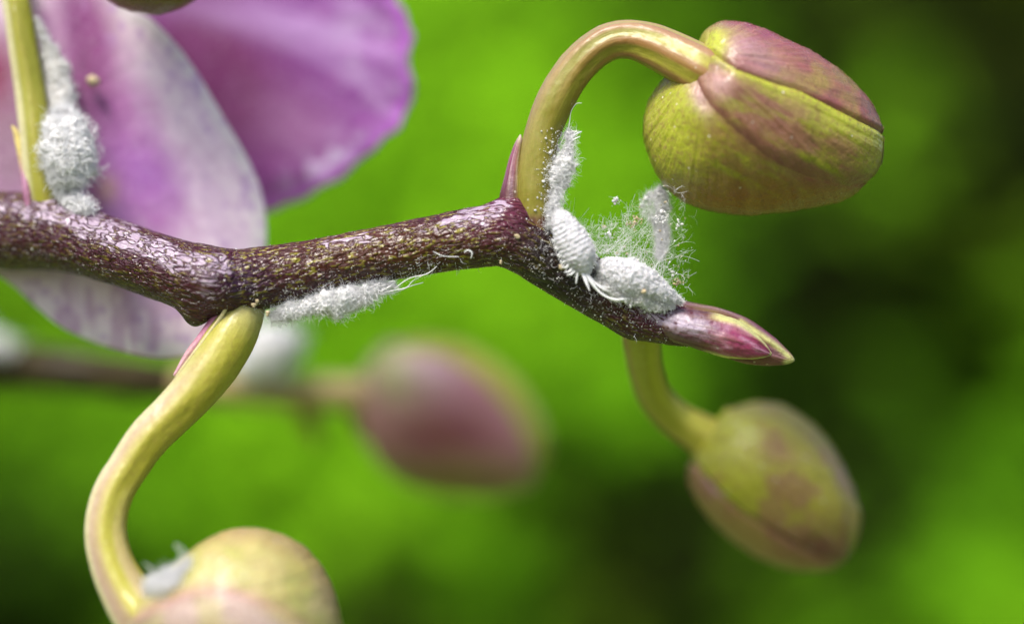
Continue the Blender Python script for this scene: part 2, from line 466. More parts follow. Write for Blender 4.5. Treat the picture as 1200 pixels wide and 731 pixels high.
# curved near-black sheet standing in for the shade behind the leaves
nu, nv = 60, 40
uu = np.linspace(-1, 1, nu)[:, None]; vv = np.linspace(-1, 1, nv)[None]
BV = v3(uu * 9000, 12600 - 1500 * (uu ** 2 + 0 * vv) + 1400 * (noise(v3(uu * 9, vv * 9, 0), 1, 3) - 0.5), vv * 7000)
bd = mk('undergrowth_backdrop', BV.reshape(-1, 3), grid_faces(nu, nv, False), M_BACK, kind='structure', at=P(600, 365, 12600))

gx, gy = np.linspace(-30000, 30000, 40)[:, None], np.linspace(-12000, 40000, 40)[None]
GV = v3(gx + 0 * gy, gy + 0 * gx, -5200 + 260 * noise(v3(gx / 900, gy / 900, 0), 1, 5))
mk('ground', GV.reshape(-1, 3), grid_faces(40, 40, False), m_ground(), kind='structure', at=(0, 0, -5200))  # unseen sheet below the frame, added to bounce green light upward

# ------------------------------------------------------------------ the orchid spray
spray = thing('orchid_spray', 'sharp purple orchid flower stalk with mealybugs, buds and a pink flower behind it', 'orchid', (0, 270, 0))

STALK = [(-90, 262, 47, 140), (0, 270, 46, 108), (60, 275, 42, 84), (100, 284, 39, 62), (150, 300, 38, 34), (200, 317, 39, 12), (240, 328, 41, 0),
         (272, 331, 40, 0), (300, 327, 37, 0), (350, 317.5, 34, 0), (400, 306, 31.5, 0), (450, 297, 32.5, 0), (500, 288, 33.5, 0), (550, 279.5, 35, 0),
         (590, 276, 37, 0), (622, 289, 36.5, 0), (660, 315, 34, 0), (710, 345, 33, 2), (750, 366, 31, 4), (790, 379, 26, 6), (830, 386, 20, 8)]
def stalk_r(S, TH, R, cx, cy):
    up = np.cos(TH - math.pi / 2); dn = np.cos(TH + math.pi / 2); fr = np.cos(TH)
    r = R.copy()
    r += 15 * np.exp(-((cx - 238) / 13) ** 2) * sat(dn) ** 6 * (dn > 0)
    r += 6 * np.exp(-((cx - 258) / 30) ** 2) * sat(fr) ** 2
    r += 14 * np.exp(-((cx - 596) / 15) ** 2) * sat(up) ** 3
    r += 8 * np.exp(-((cx - 60) / 28) ** 2) * sat(up) ** 3
    r += 3.0 * np.exp(-((cx - 748) / 16) ** 2) * sat(dn) ** 2
    r -= 3.5 * np.exp(-((cx - 282) / 5) ** 2) * sat(fr + 0.5 * dn)      # crease where the sheath ends
    p = v3(S, TH * R, 0 * S)
    pr = v3(S / 26, np.sin(TH) * 2.4, np.cos(TH) * 2.4)
    r += 2.6 * (fbm(pr, 1.0, 5, 3) - 0.5)
    pr2 = v3(S / 13, np.sin(TH) * 7, np.cos(TH) * 7)
    r += 1.5 * (fbm(pr2, 1.0, 9, 3) - 0.5)
    return r
t = tube(STALK, 760, 150, stalk_r)
ix, iy = image_xy(t['V']); front = np.cos(t['th']) > -0.2
up = np.sin(t['th'])
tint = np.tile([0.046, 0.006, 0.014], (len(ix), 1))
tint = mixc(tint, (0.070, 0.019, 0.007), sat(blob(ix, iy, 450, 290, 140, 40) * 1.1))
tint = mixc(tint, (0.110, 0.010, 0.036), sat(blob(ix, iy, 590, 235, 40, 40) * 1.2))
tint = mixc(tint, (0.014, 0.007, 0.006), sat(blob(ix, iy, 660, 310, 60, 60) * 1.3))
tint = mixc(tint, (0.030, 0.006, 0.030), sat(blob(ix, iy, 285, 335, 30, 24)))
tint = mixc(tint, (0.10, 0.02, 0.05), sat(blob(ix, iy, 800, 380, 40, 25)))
# patches of wax residue mixed with sky sheen painted on the upper side
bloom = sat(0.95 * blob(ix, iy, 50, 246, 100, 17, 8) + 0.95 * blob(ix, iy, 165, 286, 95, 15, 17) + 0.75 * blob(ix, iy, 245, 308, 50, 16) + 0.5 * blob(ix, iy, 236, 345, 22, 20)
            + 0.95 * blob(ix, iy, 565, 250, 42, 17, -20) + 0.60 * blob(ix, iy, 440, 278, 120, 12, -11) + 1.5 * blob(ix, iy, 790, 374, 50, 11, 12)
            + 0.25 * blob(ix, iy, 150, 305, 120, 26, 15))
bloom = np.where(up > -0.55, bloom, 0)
fleck = sat(1.0 - 0.55 * sstep(270, 200, ix) - 1.3 * blob(ix, iy, 680, 330, 70, 50) - 0.9 * blob(ix, iy, 600, 250, 30, 50) - blob(ix, iy, 255, 350, 30, 30) - blob(ix, iy, 800, 380, 50, 30))
dust = sat(0.35 + blob(ix, iy, 340, 350, 90, 30) + blob(ix, iy, 740, 360, 90, 40) + blob(ix, iy, 640, 300, 50, 60) + 0.5 * blob(ix, iy, 240, 350, 30, 40))
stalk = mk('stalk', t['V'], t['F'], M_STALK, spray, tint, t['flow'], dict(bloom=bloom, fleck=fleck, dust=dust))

# ---- thin green flower stems (pedicels)
GREEN = np.array([0.225, 0.235, 0.014]); OLIVE = np.array([0.17, 0.145, 0.016]); YEL = np.array([0.42, 0.38, 0.05]); PINK = np.array([0.36, 0.23, 0.23])
PALE = np.array([0.50, 0.46, 0.30]); BROWN = np.array([0.20, 0.085, 0.035]); PURP = np.array([0.24, 0.065, 0.105])
def ridged(amp, k=7, ph=0.0, s0=0, s1=1e9):
    def f(S, TH, R, cx, cy):
        a = amp * sstep(s0 - 40, s0 + 40, S)
        r = R + a * (np.cos(k * TH + ph) * 0.5) + 1.3 * (fbm(v3(S / 34, np.sin(TH) * 1.6, np.cos(TH) * 1.6), 1.0, 11, 3) - 0.5) \
            + 0.7 * (fbm(v3(S / 9, np.sin(TH) * 6, np.cos(TH) * 6), 1.0, 12, 2) - 0.5)
        return r
    return f
def pedicel(pts, n, m, tintf, rf, label=None, parent=spray, mat=None):
    t = tube(pts, n, m, rf)
    ix, iy = image_xy(t['V'])
    tint = tintf(t['s'] / t['s'].max(), t['th'], ix, iy, t['V'])
    return mk('flower_stem', t['V'], t['F'], mat or M_PED, parent, tint, t['flow'], label=label)

def stripes(th, k, ph, sharp=1.0):
    return sat(0.5 + sharp * 0.5 * np.cos(k * th + ph))
def tint_ped1(u, th, ix, iy, V):
    st = stripes(th, 7, 0.9, 1.8)
    c = mixc(mixc(GREEN, OLIVE, np.full(len(u), 0.55)), BROWN * 1.4, st * sstep(0.25, 0.75, u) * 0.8)
    c = mixc(c, OLIVE, sat(1 - u * 2.2) * 0.5)
    c = mixc(c, PINK, sstep(0.3, 1.0, np.sin(th)) * 0.40 * sstep(0.15, 0.4, u))
    c = mixc(c, YEL, (1 - st) * sstep(0.55, 0.95, u) * 0.6)
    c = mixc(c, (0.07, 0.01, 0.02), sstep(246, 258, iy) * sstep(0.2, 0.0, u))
    return c
pedicel([(628, 276, 20, -8), (627, 248, 20, -8), (627, 225, 20.5, -8), (629, 200, 21, -6), (632, 176, 21, -5), (637, 152, 21, -3), (651, 118, 22.5, -2), (669, 88, 22, 0), (692, 63, 21.5, 0),
         (716, 49, 21.5, 0), (740, 47, 22.5, -2), (763, 53, 25, -6), (785, 63, 27, -12), (808, 75, 28.5, -20), (828, 86, 29, -26), (846, 96, 26, -24)],
        260, 90, tint_ped1, ridged(2.0, 7, 0.9, 200), 'arched green stem of the top bud')

def tint_ped2(u, th, ix, iy, V):
    c = mixc(GREEN * 1.75, OLIVE * 1.7, stripes(th, 5, 1.0, 1.5) * 0.5)
    c = mixc(c, PURP * 1.2, sstep(0.4, 0.95, -np.sin(th)) * 0.5)
    c = mixc(c, YEL, sstep(0.6, 0.95, u) * 0.6)
    return c
pedicel([(746, 366, 21, 40), (751, 394, 22.5, 90), (756, 430, 20.5, 150), (767, 464, 20, 200), (791, 490, 21, 232), (820, 508, 24, 240), (844, 524, 30, 240)],
        120, 60, tint_ped2, ridged(1.5, 6), 'short green stem of the lower right bud')

def tint_ped3(u, th, ix, iy, V):
    st = stripes(th, 5, 2.2, 2.0)
    c = mixc((0.31, 0.30, 0.022), YEL * 0.95, stripes(th, 3, 0.4, 1.0) * 0.5)
    # th = -90 is the outer left side once the stem has turned down
    left = sstep(-0.1, 0.9, -np.sin(th))
    c = mixc(c, mixc(PALE * 0.95, PINK * 1.1, st), left * 0.85 * sstep(0.1, 0.4, u))
    c = mixc(c, PINK, st * sstep(0.5, 0.9, u) * 0.5)
    c = mixc(c, PALE, sstep(0.16, 0.02, u) * 0.55)
    return c
pedicel([(296, 338, 18, 14), (286, 364, 24.5, 2), (273, 392, 28.5, -8), (252, 426, 29.5, -18), (230, 455, 27.5, -28), (203, 484, 26, -36), (174, 513, 25, -44), (152, 545, 24, -52), (133, 577, 24, -62), (124, 618, 24.5, -74),
         (131, 658, 26, -86), (150, 697, 30, -98), (170, 724, 35, -108), (190, 748, 38, -112)],
        240, 84, tint_ped3, ridged(1.8, 6, 0.3, 150), 'long curved stem of the bottom left bud')

def tint_ped0(u, th, ix, iy, V):
    c = mixc(GREEN * 0.95, YEL * 0.8, stripes(th, 4, 0.0) * 0.4)
    return mixc(c, PALE * 1.2, sstep(0.25, 0.75, np.sin(th)) * 0.8)
pedicel([(62, 268, 26, 90), (55, 238, 25, 84), (48, 200, 22, 82), (42, 160, 19, 84), (36, 110, 18.5, 96), (28, 60, 17.5, 100), (20, 7, 17, 106), (10, -40, 17, 122), (30, -100, 18, 162), (70, -125, 20, 212)],
        160, 60, tint_ped0, ridged(1.2, 6), 'upright green stem at the top left corner')

# ---- bracts
def bract_tube(pts, n, m, tintf, rf=None, squash=0.6, label=None, name='bract'):
    t = tube(pts, n, m, rf, squash)
    ix, iy = image_xy(t['V'])
    c = tintf(t['s'] / t['s'].max(), t['th'], ix, iy)
    return mk(name, t['V'], t['F'], M_BRACT, spray, c, t['flow'], label=label)
def near(ix, iy, line, w):
    L = catmull(line, 80); d = np.full(len(ix), 1e9)
    for a in L: d = np.minimum(d, (ix - a[0]) ** 2 + (iy - a[1]) ** 2)
    return np.exp(-d / w ** 2)
MAG = np.array([0.26, 0.022, 0.10]); DPUR = np.array([0.075, 0.012, 0.028]); CREAM = np.array([0.55, 0.50, 0.30])
# pointed bract at the node of the top bud's stem
def tb1(u, th, ix, iy):
    c = mixc(mixc((0.07, 0.010, 0.025), MAG * 0.65, sstep(0.4, 0.75, u)), CREAM * 0.8, sstep(0.86, 1.0, u))
    st = sat(fbm(v3(th * 6, u * 1.5, 0 * u), 1, 21, 2) * 2.4 - 0.9)
    c = mixc(c, (0.50, 0.38, 0.44), st * 0.6 * sstep(0.35, 0.55, u))
    return mixc(c, OLIVE * 1.5, sat(near(ix, iy, [(612, 170), (608, 210), (612, 262)], 3.5) * 0.9))
bract_tube([(604, 272, 10, 4), (600, 252, 17, -2), (600, 232, 15, 0), (602, 210, 11.5, 2), (604, 190, 8.5, 2), (607, 174, 6, 1), (609, 165, 4, 0), (610, 158, 1.0, 0)], 90, 48, tb1, squash=1.1,
           label='small pointed purple bract')
# scale that hugs the lower left stem: cream edge over a magenta back
def tb2(u, th, ix, iy): return mixc((0.46, 0.42, 0.20), (0.60, 0.52, 0.30), u)
bract_tube([(273, 342, 0.8, -33), (268, 354, 2.0, -30), (260, 370, 2.5, -27), (247, 388, 2.5, -27), (234, 405, 2.3, -29), (220, 423, 2.0, -32), (205, 442, 0.8, -34)], 70, 14, tb2, squash=1.0, label='cream edge of the thin scale')
def tb3(u, th, ix, iy): return mixc((0.40, 0.10, 0.24), (0.52, 0.30, 0.36), sstep(0.2, 0.9, u))
bract_tube([(268, 340, 3, -10), (263, 358, 6, -8), (250, 378, 6.5, -8), (235, 398, 6, -10), (220, 417, 5, -14), (204, 440, 1.5, -22)], 70, 24, tb3, squash=1.4, label='magenta scale along the lower left stem')
# narrow scale left of the top left stem
def tb4(u, th, ix, iy): return mixc((0.30, 0.12, 0.22), (0.60, 0.50, 0.16), sstep(0.35, 0.8, u))
bract_tube([(34, 250, 3, 60), (31, 224, 5, 64), (27, 195, 4.5, 74), (22, 168, 4.2, 78), (17, 152, 2.5, 80), (13, 148, 1, 80)], 60, 20, tb4, squash=0.8, label='narrow yellow tipped scale')
# growing tip: dark outer bract and a pink inner bract with a cream margin
def tb5(u, th, ix, iy):
    c = mixc(DPUR * 0.9, MAG * 0.55, sstep(0.45, 0.95, u) * 0.8)
    c = mixc(c, (0.40, 0.33, 0.42), blob(ix, iy, 790, 374, 48, 11, 12) * sat(fbm(v3(ix, iy, 0 * ix), 6, 33, 3) * 3 - 0.6))
    c = mixc(c, (0.10, 0.075, 0.015), blob(ix, iy, 830, 358, 34, 8, 12) * 0.8)
    st = sat(fbm(v3(th * 5, u * 2, 0 * u), 1, 31, 3) * 3 - 1.5)
    c = mixc(c, (0.42, 0.26, 0.36), st * 0.4)
    m = near(ix, iy, [(868, 377), (888, 390), (908, 404), (926, 419)], 3.4)
    m = np.maximum(m, near(ix, iy, [(930, 421), (922, 424)], 4.0))
    return mixc(c, CREAM * (0.9, 1.0, 0.62), sat(m * np.where(np.cos(th) > -0.2, 1, 0.3)))
def rb5(S, TH, R, cx, cy):
    return R + 1.6 * (fbm(v3(S / 20, np.sin(TH) * 4, np.cos(TH) * 4), 1.0, 41, 3) - 0.5) + 2.5 * sstep(840, 880, cx) * np.exp(-((TH - 0.55) / 0.13) ** 2) * sstep(922, 900, cx)
bract_tube([(752, 366, 26, 8), (785, 374, 25, 8), (812, 380, 25.5, 8), (838, 386.5, 26.5, 8), (860, 394.5, 26.5, 8), (882, 404, 23.5, 8), (903, 412.5, 17, 6), (919, 418.5, 9.5, 4), (927, 421, 5, 3), (931, 422, 1, 3)], 200, 90, tb5, rb5, 0.85, 'dark purple outer bract of the growing tip')
def tb6(u, th, ix, iy):
    c = mixc(DPUR * 0.9, MAG * 1.0, sstep(0.38, 0.70, u))
    c = mixc(c, (0.40, 0.33, 0.42), sat(blob(ix, iy, 796, 378, 42, 12, 12) * 1.2) * sat(fbm(v3(ix, iy, 0 * ix), 6, 33, 3) * 3 - 0.5))
    st = sat(fbm(v3(th * 4, u * 9, 0 * u), 1, 51, 3) * 3 - 1.4)
    c = mixc(c, (0.55, 0.30, 0.42), st * 0.55 * sstep(0.45, 0.6, u))
    m = sstep(0.55, 0.80, np.sin(th)) * sstep(0.42, 0.55, u)
    m = np.maximum(m, sstep(0.86, 0.97, -np.sin(th)) * sstep(0.42, 0.6, u))
    m = np.maximum(m, sstep(0.965, 1.0, u))
    return mixc(c, CREAM * (0.95, 1.05, 0.7), sat(m))
def rb6(S, TH, R, cx, cy):
    edge = np.exp(-((np.sin(TH) - 0.68) / 0.12) ** 2) * sstep(835, 855, cx) * sstep(905, 890, cx)
    return R + 2.0 * edge + 2.4 * (fbm(v3(S / 12, np.sin(TH) * 4, np.cos(TH) * 4), 1.0, 61, 3) - 0.5)
bract_tube([(762, 374, 14, -4), (790, 380, 19.5, -7), (815, 385.5, 22, -9), (838, 391, 23.5, -11), (860, 398, 22.5, -13), (880, 406, 16, -15), (894, 411.5, 8.5, -15), (904, 415, 1, -14)], 200, 90, tb6, rb6, 1.0, 'pink inner bract with a cream margin')

# ---- buds
def bud(outline, A, B, dc, depth, sepals, tintf, parent, label=None, nu=230, nv=260, mat=None, amp=1.0, lean=0.0, fan=None, puffs=()):
    """outline: closed photo polygon; A->B: base-to-tip axis; sepals: list of (name, s(ix,iy,front), height, lip width)"""
    root = part_empty('bud', parent, label)
    poly = catmull(outline, 400, True)
    A = np.array(A, float); B = np.array(B, float)
    a = (B - A) / np.linalg.norm(B - A); b = np.array([a[1], -a[0]])      # b: 'upper' side in the picture
    pq = np.stack([(poly - A) @ a, (poly - A) @ b], 1)
    p0, p1 = pq[:, 0].min() + 0.3, pq[:, 0].max() - 0.3
    q2 = np.roll(pq, -1, 0)
    t_ = (np.arange(nu) + 0.5) / nu
    ps = p0 + (p1 - p0) * (1 - np.cos(np.pi * t_)) / 2
    top, bot = [], []
    for p in ps:
        k = ((pq[:, 0] <= p) != (q2[:, 0] <= p))
        w = (p - pq[k, 0]) / (q2[k, 0] - pq[k, 0]); q = pq[k, 1] + w * (q2[k, 1] - pq[k, 1])
        top.append(q.max()); bot.append(q.min())
    top, bot = np.array(top), np.array(bot)
    ker = np.hanning(11); ker /= ker.sum()
    c = (top + bot) / 2; h = (top - bot) / 2
    e = np.sqrt(np.clip(((ps - p0) / (p1 - p0)) * (1 - (ps - p0) / (p1 - p0)), 1e-6, 1))
    g = np.convolve(np.pad(h / e, 5, 'edge'), ker, 'valid'); h = g * e
    c = np.convolve(np.pad(c, 5, 'edge'), ker, 'valid')
    f = ff(dc)
    th = (np.arange(nv) / nv) * 2 * np.pi - np.pi
    TH = np.broadcast_to(th[None], (nu, nv)); PS = ps[:, None] + 0 * TH
    def surf(off):
        hh = h[:, None] + off; dd = depth * h[:, None] + off
        p = PS + off * (-(np.cos(np.pi * t_))[:, None]) * 0.8
        q = c[:, None] + hh * np.sin(TH)
        x = A[0] + p * a[0] + q * b[0]; y = A[1] + p * a[1] + q * b[1]
        z = dc - dd * np.cos(TH) + lean * (p - (p0 + p1) / 2)
        return x, y, z
    x0, y0, z0 = surf(0.0)
    frontm = np.cos(TH) > 0
    U_ = (PS - p0) / (p1 - p0)
    fx, fy = fan if fan is not None else A
    PHI = np.arctan2(y0 - fy, x0 - fx); RR = np.hypot(x0 - fx, y0 - fy)
    side = np.cos(TH) * 0.6
    vein = amp * sstep(4, 40, RR) * (2.6 * (fbm(v3(RR / 150, np.cos(PHI) * 5, np.sin(PHI) * 5 + side), 1.0, 71, 3) - 0.5)
                  + 1.7 * (fbm(v3(RR / 90, np.cos(PHI) * 17, np.sin(PHI) * 17 + side), 1.0, 72, 2) - 0.5) + 1.1 * (fbm(v3(RR / 60, np.cos(PHI) * 38, np.sin(PHI) * 38 + side), 1.0, 75, 2) - 0.5)) \
        + amp * (1.0 * (fbm(v3(x0, y0, z0), 8, 73, 3) - 0.5) + 2.0 * (fbm(v3(x0, y0, z0), 30, 74, 2) - 0.5))
    for (bx_, by_, br_, bh_) in puffs: vein = vein + bh_ * blob(x0, y0, bx_, by_, br_, br_) * frontm
    objs = []
    for nm, sf, H, w in sepals:
        if sf is None: s = np.full_like(x0, 50.0)
        else: s = sf(x0, y0, frontm, TH, U_)
        off = np.where(s > 0, H * (1 - np.exp(-np.maximum(s, 0) / w)) + 1.6 * np.exp(-((s - 5) / 4) ** 2) * (H > 0), -3 + 3 * np.exp(np.minimum(s, 0) / 2)) - (0.6 if sf is not None else 0)
        x, y, z = surf(off + vein)
        V = v3((x - 600) * f, z, (365.5 - y) * f).reshape(-1, 3)
        F = grid_faces(nu, nv)[:, ::-1]
        if sf is not None:
            keep = (s.reshape(-1)[F] > -3.0).all(1); F = F[keep]
            used = np.zeros(len(V), bool); used[F.ravel()] = True
            remap = np.cumsum(used) - 1; F = remap[F]
            caps = []
        else:
            used = np.ones(len(V), bool)
            j = np.arange(nv); j2 = (j + 1) % nv; k = len(V)
            e0 = V[:nv].mean(0); e1 = V[-nv:].mean(0)
            caps = [np.vstack([np.stack([j, j2, np.full(nv, k)], 1), np.stack([(nu-1)*nv+j2, (nu-1)*nv+j, np.full(nv, k+1)], 1)])]
        tn = tintf(nm, x0, y0, frontm, TH, U_, s).reshape(-1, 3)[used]
        flow = v3(RR, PHI * 70, TH).reshape(-1, 3)[used]
        V = V[used]
        if sf is None:
            V = np.vstack([V, e0, e1]); tn = np.vstack([tn, tn[0], tn[-1]]); flow = np.vstack([flow, flow[0], flow[-1]])
        objs.append(mk('sepal', V, [F] + caps, mat or M_BUD, root, tn, flow))
    return root

def ydiff(line):
    L = np.array(line, float)
    return lambda x: np.interp(x, L[:, 0], L[:, 1])

# bud 1 (top right, sharp)
S1 = ydiff([(815, 62), (835, 74), (843, 82), (857, 93), (893, 104), (925, 113), (967, 132), (1007, 149), (1031, 159)])
S2 = ydiff([(800, 84), (811, 100), (818, 120), (826, 134), (847, 156), (889, 190), (915, 204), (939, 213), (989, 222), (1030, 212)])
def s_top(x, y, fr, th, u):
    s = np.where(fr, S1(x) - y, 145 - y)
    return np.minimum(s, (x - 818) * 0.8)
def s_mid(x, y, fr, th, u):
    s = np.minimum(y - S1(x), (S2(x) - y) * 0.32 - 0.5)
    s = np.minimum(s, (x - 806) * 0.7)
    return np.where(fr, s, -20)
BGREEN = np.array([0.235, 0.245, 0.014]); BYEL = np.array([0.38, 0.42, 0.035]); BPUR = np.array([0.200, 0.068, 0.065]); BMAG = np.array([0.225, 0.035, 0.075])
def tint_b1(nm, x, y, fr, th, u, s):
    n = fbm(v3(x, y, th * 20), 34, 81, 3); n2 = fbm(v3((x * .9 + y * .42) / 5, (y * .9 - x * .42), 0 * x), 9, 82, 3)
    c = np.zeros(x.shape + (3,)) + BGREEN
    if nm == 'base':
        p = sstep(0.38, 0.62, n2 * 0.7 + n * 0.3) * 0.65 * sstep(785, 850, x)
        c = mixc(c, BPUR * (0.9, 0.9, 0.6), p)
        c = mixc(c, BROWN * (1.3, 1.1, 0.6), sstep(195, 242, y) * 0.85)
        c = mixc(c, BYEL * 1.0, blob(x, y, 785, 145, 36, 60) * 0.75)
        c = mixc(c, BMAG * 0.9, np.exp(-np.abs(y - S2(x)) / 9) * (0.45 + 0.25 * sstep(880, 960, x)))
        c = mixc(c, (0.48, 0.30, 0.30), blob(x, y, 815, 118, 9, 24, -20) * 0.9)
    elif nm == 'top':
        c = mixc(BPUR * 1.2, (0.15, 0.075, 0.05), sstep(0.35, 0.65, n2) * 0.6)
        c = mixc(c, BMAG * 1.2, sat(blob(x, y, 885, 45, 60, 16, 24)) * 0.7)
        c = mixc(c, (0.50, 0.30, 0.36), blob(x, y, 870, 70, 45, 18, 30) * 0.5)
        c = mixc(c, BYEL * 1.0, sat(np.exp(-np.maximum(s, 0) / 5) * 0.75 * sstep(850, 820, x) + blob(x, y, 836, 60, 14, 20) * 1.1))
        c = mixc(c, BGREEN * 1.2, sstep(0.5, 0.75, n) * 0.35)
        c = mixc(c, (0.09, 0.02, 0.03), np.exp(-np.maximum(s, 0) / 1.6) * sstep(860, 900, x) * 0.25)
    else:
        c = mixc(BGREEN * 0.95, BPUR * 1.05, sat(sstep(0.34, 0.66, n * 0.4 + n2 * 0.6 + 0.16 * blob(x, y, 900, 170, 110, 34, 28) + 0.22 * blob(x, y, 830, 108, 40, 30))) * 0.85)
        d1 = y - S1(x)
        c = mixc(c, BYEL * 1.05, np.exp(-(d1 / (10 + 0.19 * np.maximum(x - 880, 0))) ** 2) * 0.88)
        c = mixc(c, (0.50, 0.30, 0.30), blob(x, y, 838, 105, 16, 20) * 0.6)
        c = mixc(c, BMAG * 0.75, np.exp(-((S2(x) - y) / 12) ** 2) * 0.55)
    return c
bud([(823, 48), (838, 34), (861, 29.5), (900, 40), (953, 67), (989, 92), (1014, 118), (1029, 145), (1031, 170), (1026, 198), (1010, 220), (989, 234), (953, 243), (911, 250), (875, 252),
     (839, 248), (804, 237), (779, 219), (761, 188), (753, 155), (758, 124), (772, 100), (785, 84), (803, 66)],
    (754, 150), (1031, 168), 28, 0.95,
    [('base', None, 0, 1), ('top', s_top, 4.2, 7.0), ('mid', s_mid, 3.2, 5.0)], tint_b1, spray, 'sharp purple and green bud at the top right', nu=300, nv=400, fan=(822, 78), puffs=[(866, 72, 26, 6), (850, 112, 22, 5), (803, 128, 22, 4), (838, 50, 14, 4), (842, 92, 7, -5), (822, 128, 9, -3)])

# bud 2 (lower right)
def line_side(p, q):
    (x0, y0), (x1, y1) = p, q; L = math.hypot(x1 - x0, y1 - y0)
    return lambda x, y: ((x - x0) * (y1 - y0) - (y - y0) * (x1 - x0)) / L
def curve_side(pts):
    """signed distance to an open smooth curve; positive on its left as seen going along it with y down (upper right side)"""
    L = catmull(pts, 60); T = np.gradient(L, axis=0); T /= np.linalg.norm(T, axis=1)[:, None]
    def f(x, y):
        best = np.full(x.shape, 1e18); sg = np.zeros(x.shape)
        for (a, b), (tx, ty) in zip(L, T):
            d = (x - a) ** 2 + (y - b) ** 2; m = d < best
            best = np.where(m, d, best); sg = np.where(m, (x - a) * ty - (y - b) * tx, sg)
        return np.sqrt(best) * np.sign(sg)
    return f
C2a = curve_side([(815, 540), (826, 556), (858, 588), (893, 611), (932, 634), (975, 655), (995, 662)])
C2b = curve_side([(852, 478), (900, 488), (940, 512), (970, 550), (988, 600), (990, 660)])
def s2_mid(x, y, fr, th, u): return np.where(fr, np.minimum(C2a(x, y), -C2b(x, y)), -20)
def s2_low(x, y, fr, th, u): return np.where(fr, -C2a(x, y) - 1, -20)
def tint_b2(nm, x, y, fr, th, u, s):
    n = fbm(v3(x, y, th * 20), 30, 91, 3)
    c = np.zeros(x.shape + (3,)) + BGREEN * 1.4
    c = mixc(c, BPUR * 1.2, sstep(0.46, 0.66, n) * 0.6)
    c = mixc(c, BPUR * 0.8, blob(x, y, 965, 630, 60, 40, 40) * 0.7)
    c = mixc(c, BYEL * 1.05, blob(x, y, 868, 495, 40, 26, -20) * 0.8)
    c = mixc(c, BPUR * 1.1, blob(x, y, 905, 530, 26, 16, 20) * 0.6)
    c = mixc(c, (0.34, 0.20, 0.12), sstep(0.3, 0.9, np.sin(th)) * 0.35)
    if nm == 'low': c = mixc(c, BPUR * 1.3, 0.65); c = mixc(c, (0.42, 0.26, 0.36), blob(x, y, 846, 560, 16, 14) * 0.9)
    if nm == 'mid': c = mixc(c, BMAG * 0.5, np.exp(-((s - 3) / 7) ** 2) * 0.75 * sstep(570, 630, y)); c = mixc(c, BMAG * 0.5, blob(x, y, 965, 640, 30, 14, 28) * 0.9)
    return c
bud([(834, 505), (852, 482), (888, 471), (928, 479), (964, 510), (989, 547), (1003, 583), (1007, 616), (995, 648), (974, 664), (944, 667), (903, 658), (867, 637), (832, 605), (812, 573), (809, 548), (820, 524)],
    (824, 508), (994, 662), 245, 0.9,
    [('base', None, 0, 1), ('mid', s2_mid, 4.5, 5.0), ('low', s2_low, 2.5, 5.0)], tint_b2, spray, 'green and purple bud at the lower right', fan=(838, 512), nu=150, nv=180)

# bud 3 (bottom left, cut by the frame)
C3 = curve_side([(170, 716), (205, 696), (240, 682), (284, 682), (334, 704), (368, 740), (385, 800), (370, 850)])
def s3_low(x, y, fr, th, u): return np.where(fr, -C3(x, y), -20)
C3b = curve_side([(215, 655), (262, 640), (318, 652), (362, 690), (392, 745), (395, 800)])
def tint_b3(nm, x, y, fr, th, u, s):
    n = fbm(v3(x, y, th * 20), 32, 101, 3)
    c = np.zeros(x.shape + (3,)) + np.array([0.36, 0.355, 0.10])
    c = mixc(c, (0.50, 0.40, 0.20), sstep(0.4, 0.7, n) * 0.5)
    if nm == 'low':
        c = mixc((0.50, 0.38, 0.34), (0.45, 0.40, 0.20), sstep(0.45, 0.68, n) * 0.7)
        c = mixc(c, (0.36, 0.17, 0.17), np.exp(-((s - 4) / 5) ** 2) * 0.7)
        c = mixc(c, (0.45, 0.42, 0.14), blob(x, y, 345, 715, 34, 9, 32) * 0.7)
    else:
        c = mixc(c, (0.46, 0.24, 0.24), np.exp(-(C3(x, y) / 8) ** 2) * 0.5)
        c = mixc(c, BROWN * 1.2, sstep(0.75, 1.0, np.sin(th)) * 0.4)
    return c
bud([(158, 712), (176, 690), (197, 668), (217, 650), (238, 633), (264, 622), (294, 618), (322, 622), (350, 636), (370, 654), (385, 677), (395, 704), (402, 740), (404, 780), (394, 825), (364, 858), (315, 868),
     (258, 850), (205, 812), (170, 765), (155, 735)],
    (165, 690), (372, 852), -112, 0.9,
    [('base', None, 0, 1), ('low', s3_low, 5.0, 5.0)], tint_b3, spray, 'pale green and pink bud at the bottom left', fan=(178, 722), nu=170, nv=200)

# bud 5: only its lower edge dips into the top of the frame
def tint_b5(nm, x, y, fr, th, u, s):
    return np.zeros(x.shape + (3,)) + mixc(OLIVE * 0.9, BROWN, np.full(x.shape, 0.2))
bud([(112, -20), (124, -1), (146, 11), (178, 17), (208, 11), (232, -4), (246, -30), (240, -80), (200, -120), (150, -120), (116, -80)],
    (175, 17), (190, -120), 60, 0.9, [('base', None, 0, 1)], tint_b5, spray, 'olive green bud cut off by the top edge', nu=60, nv=80)

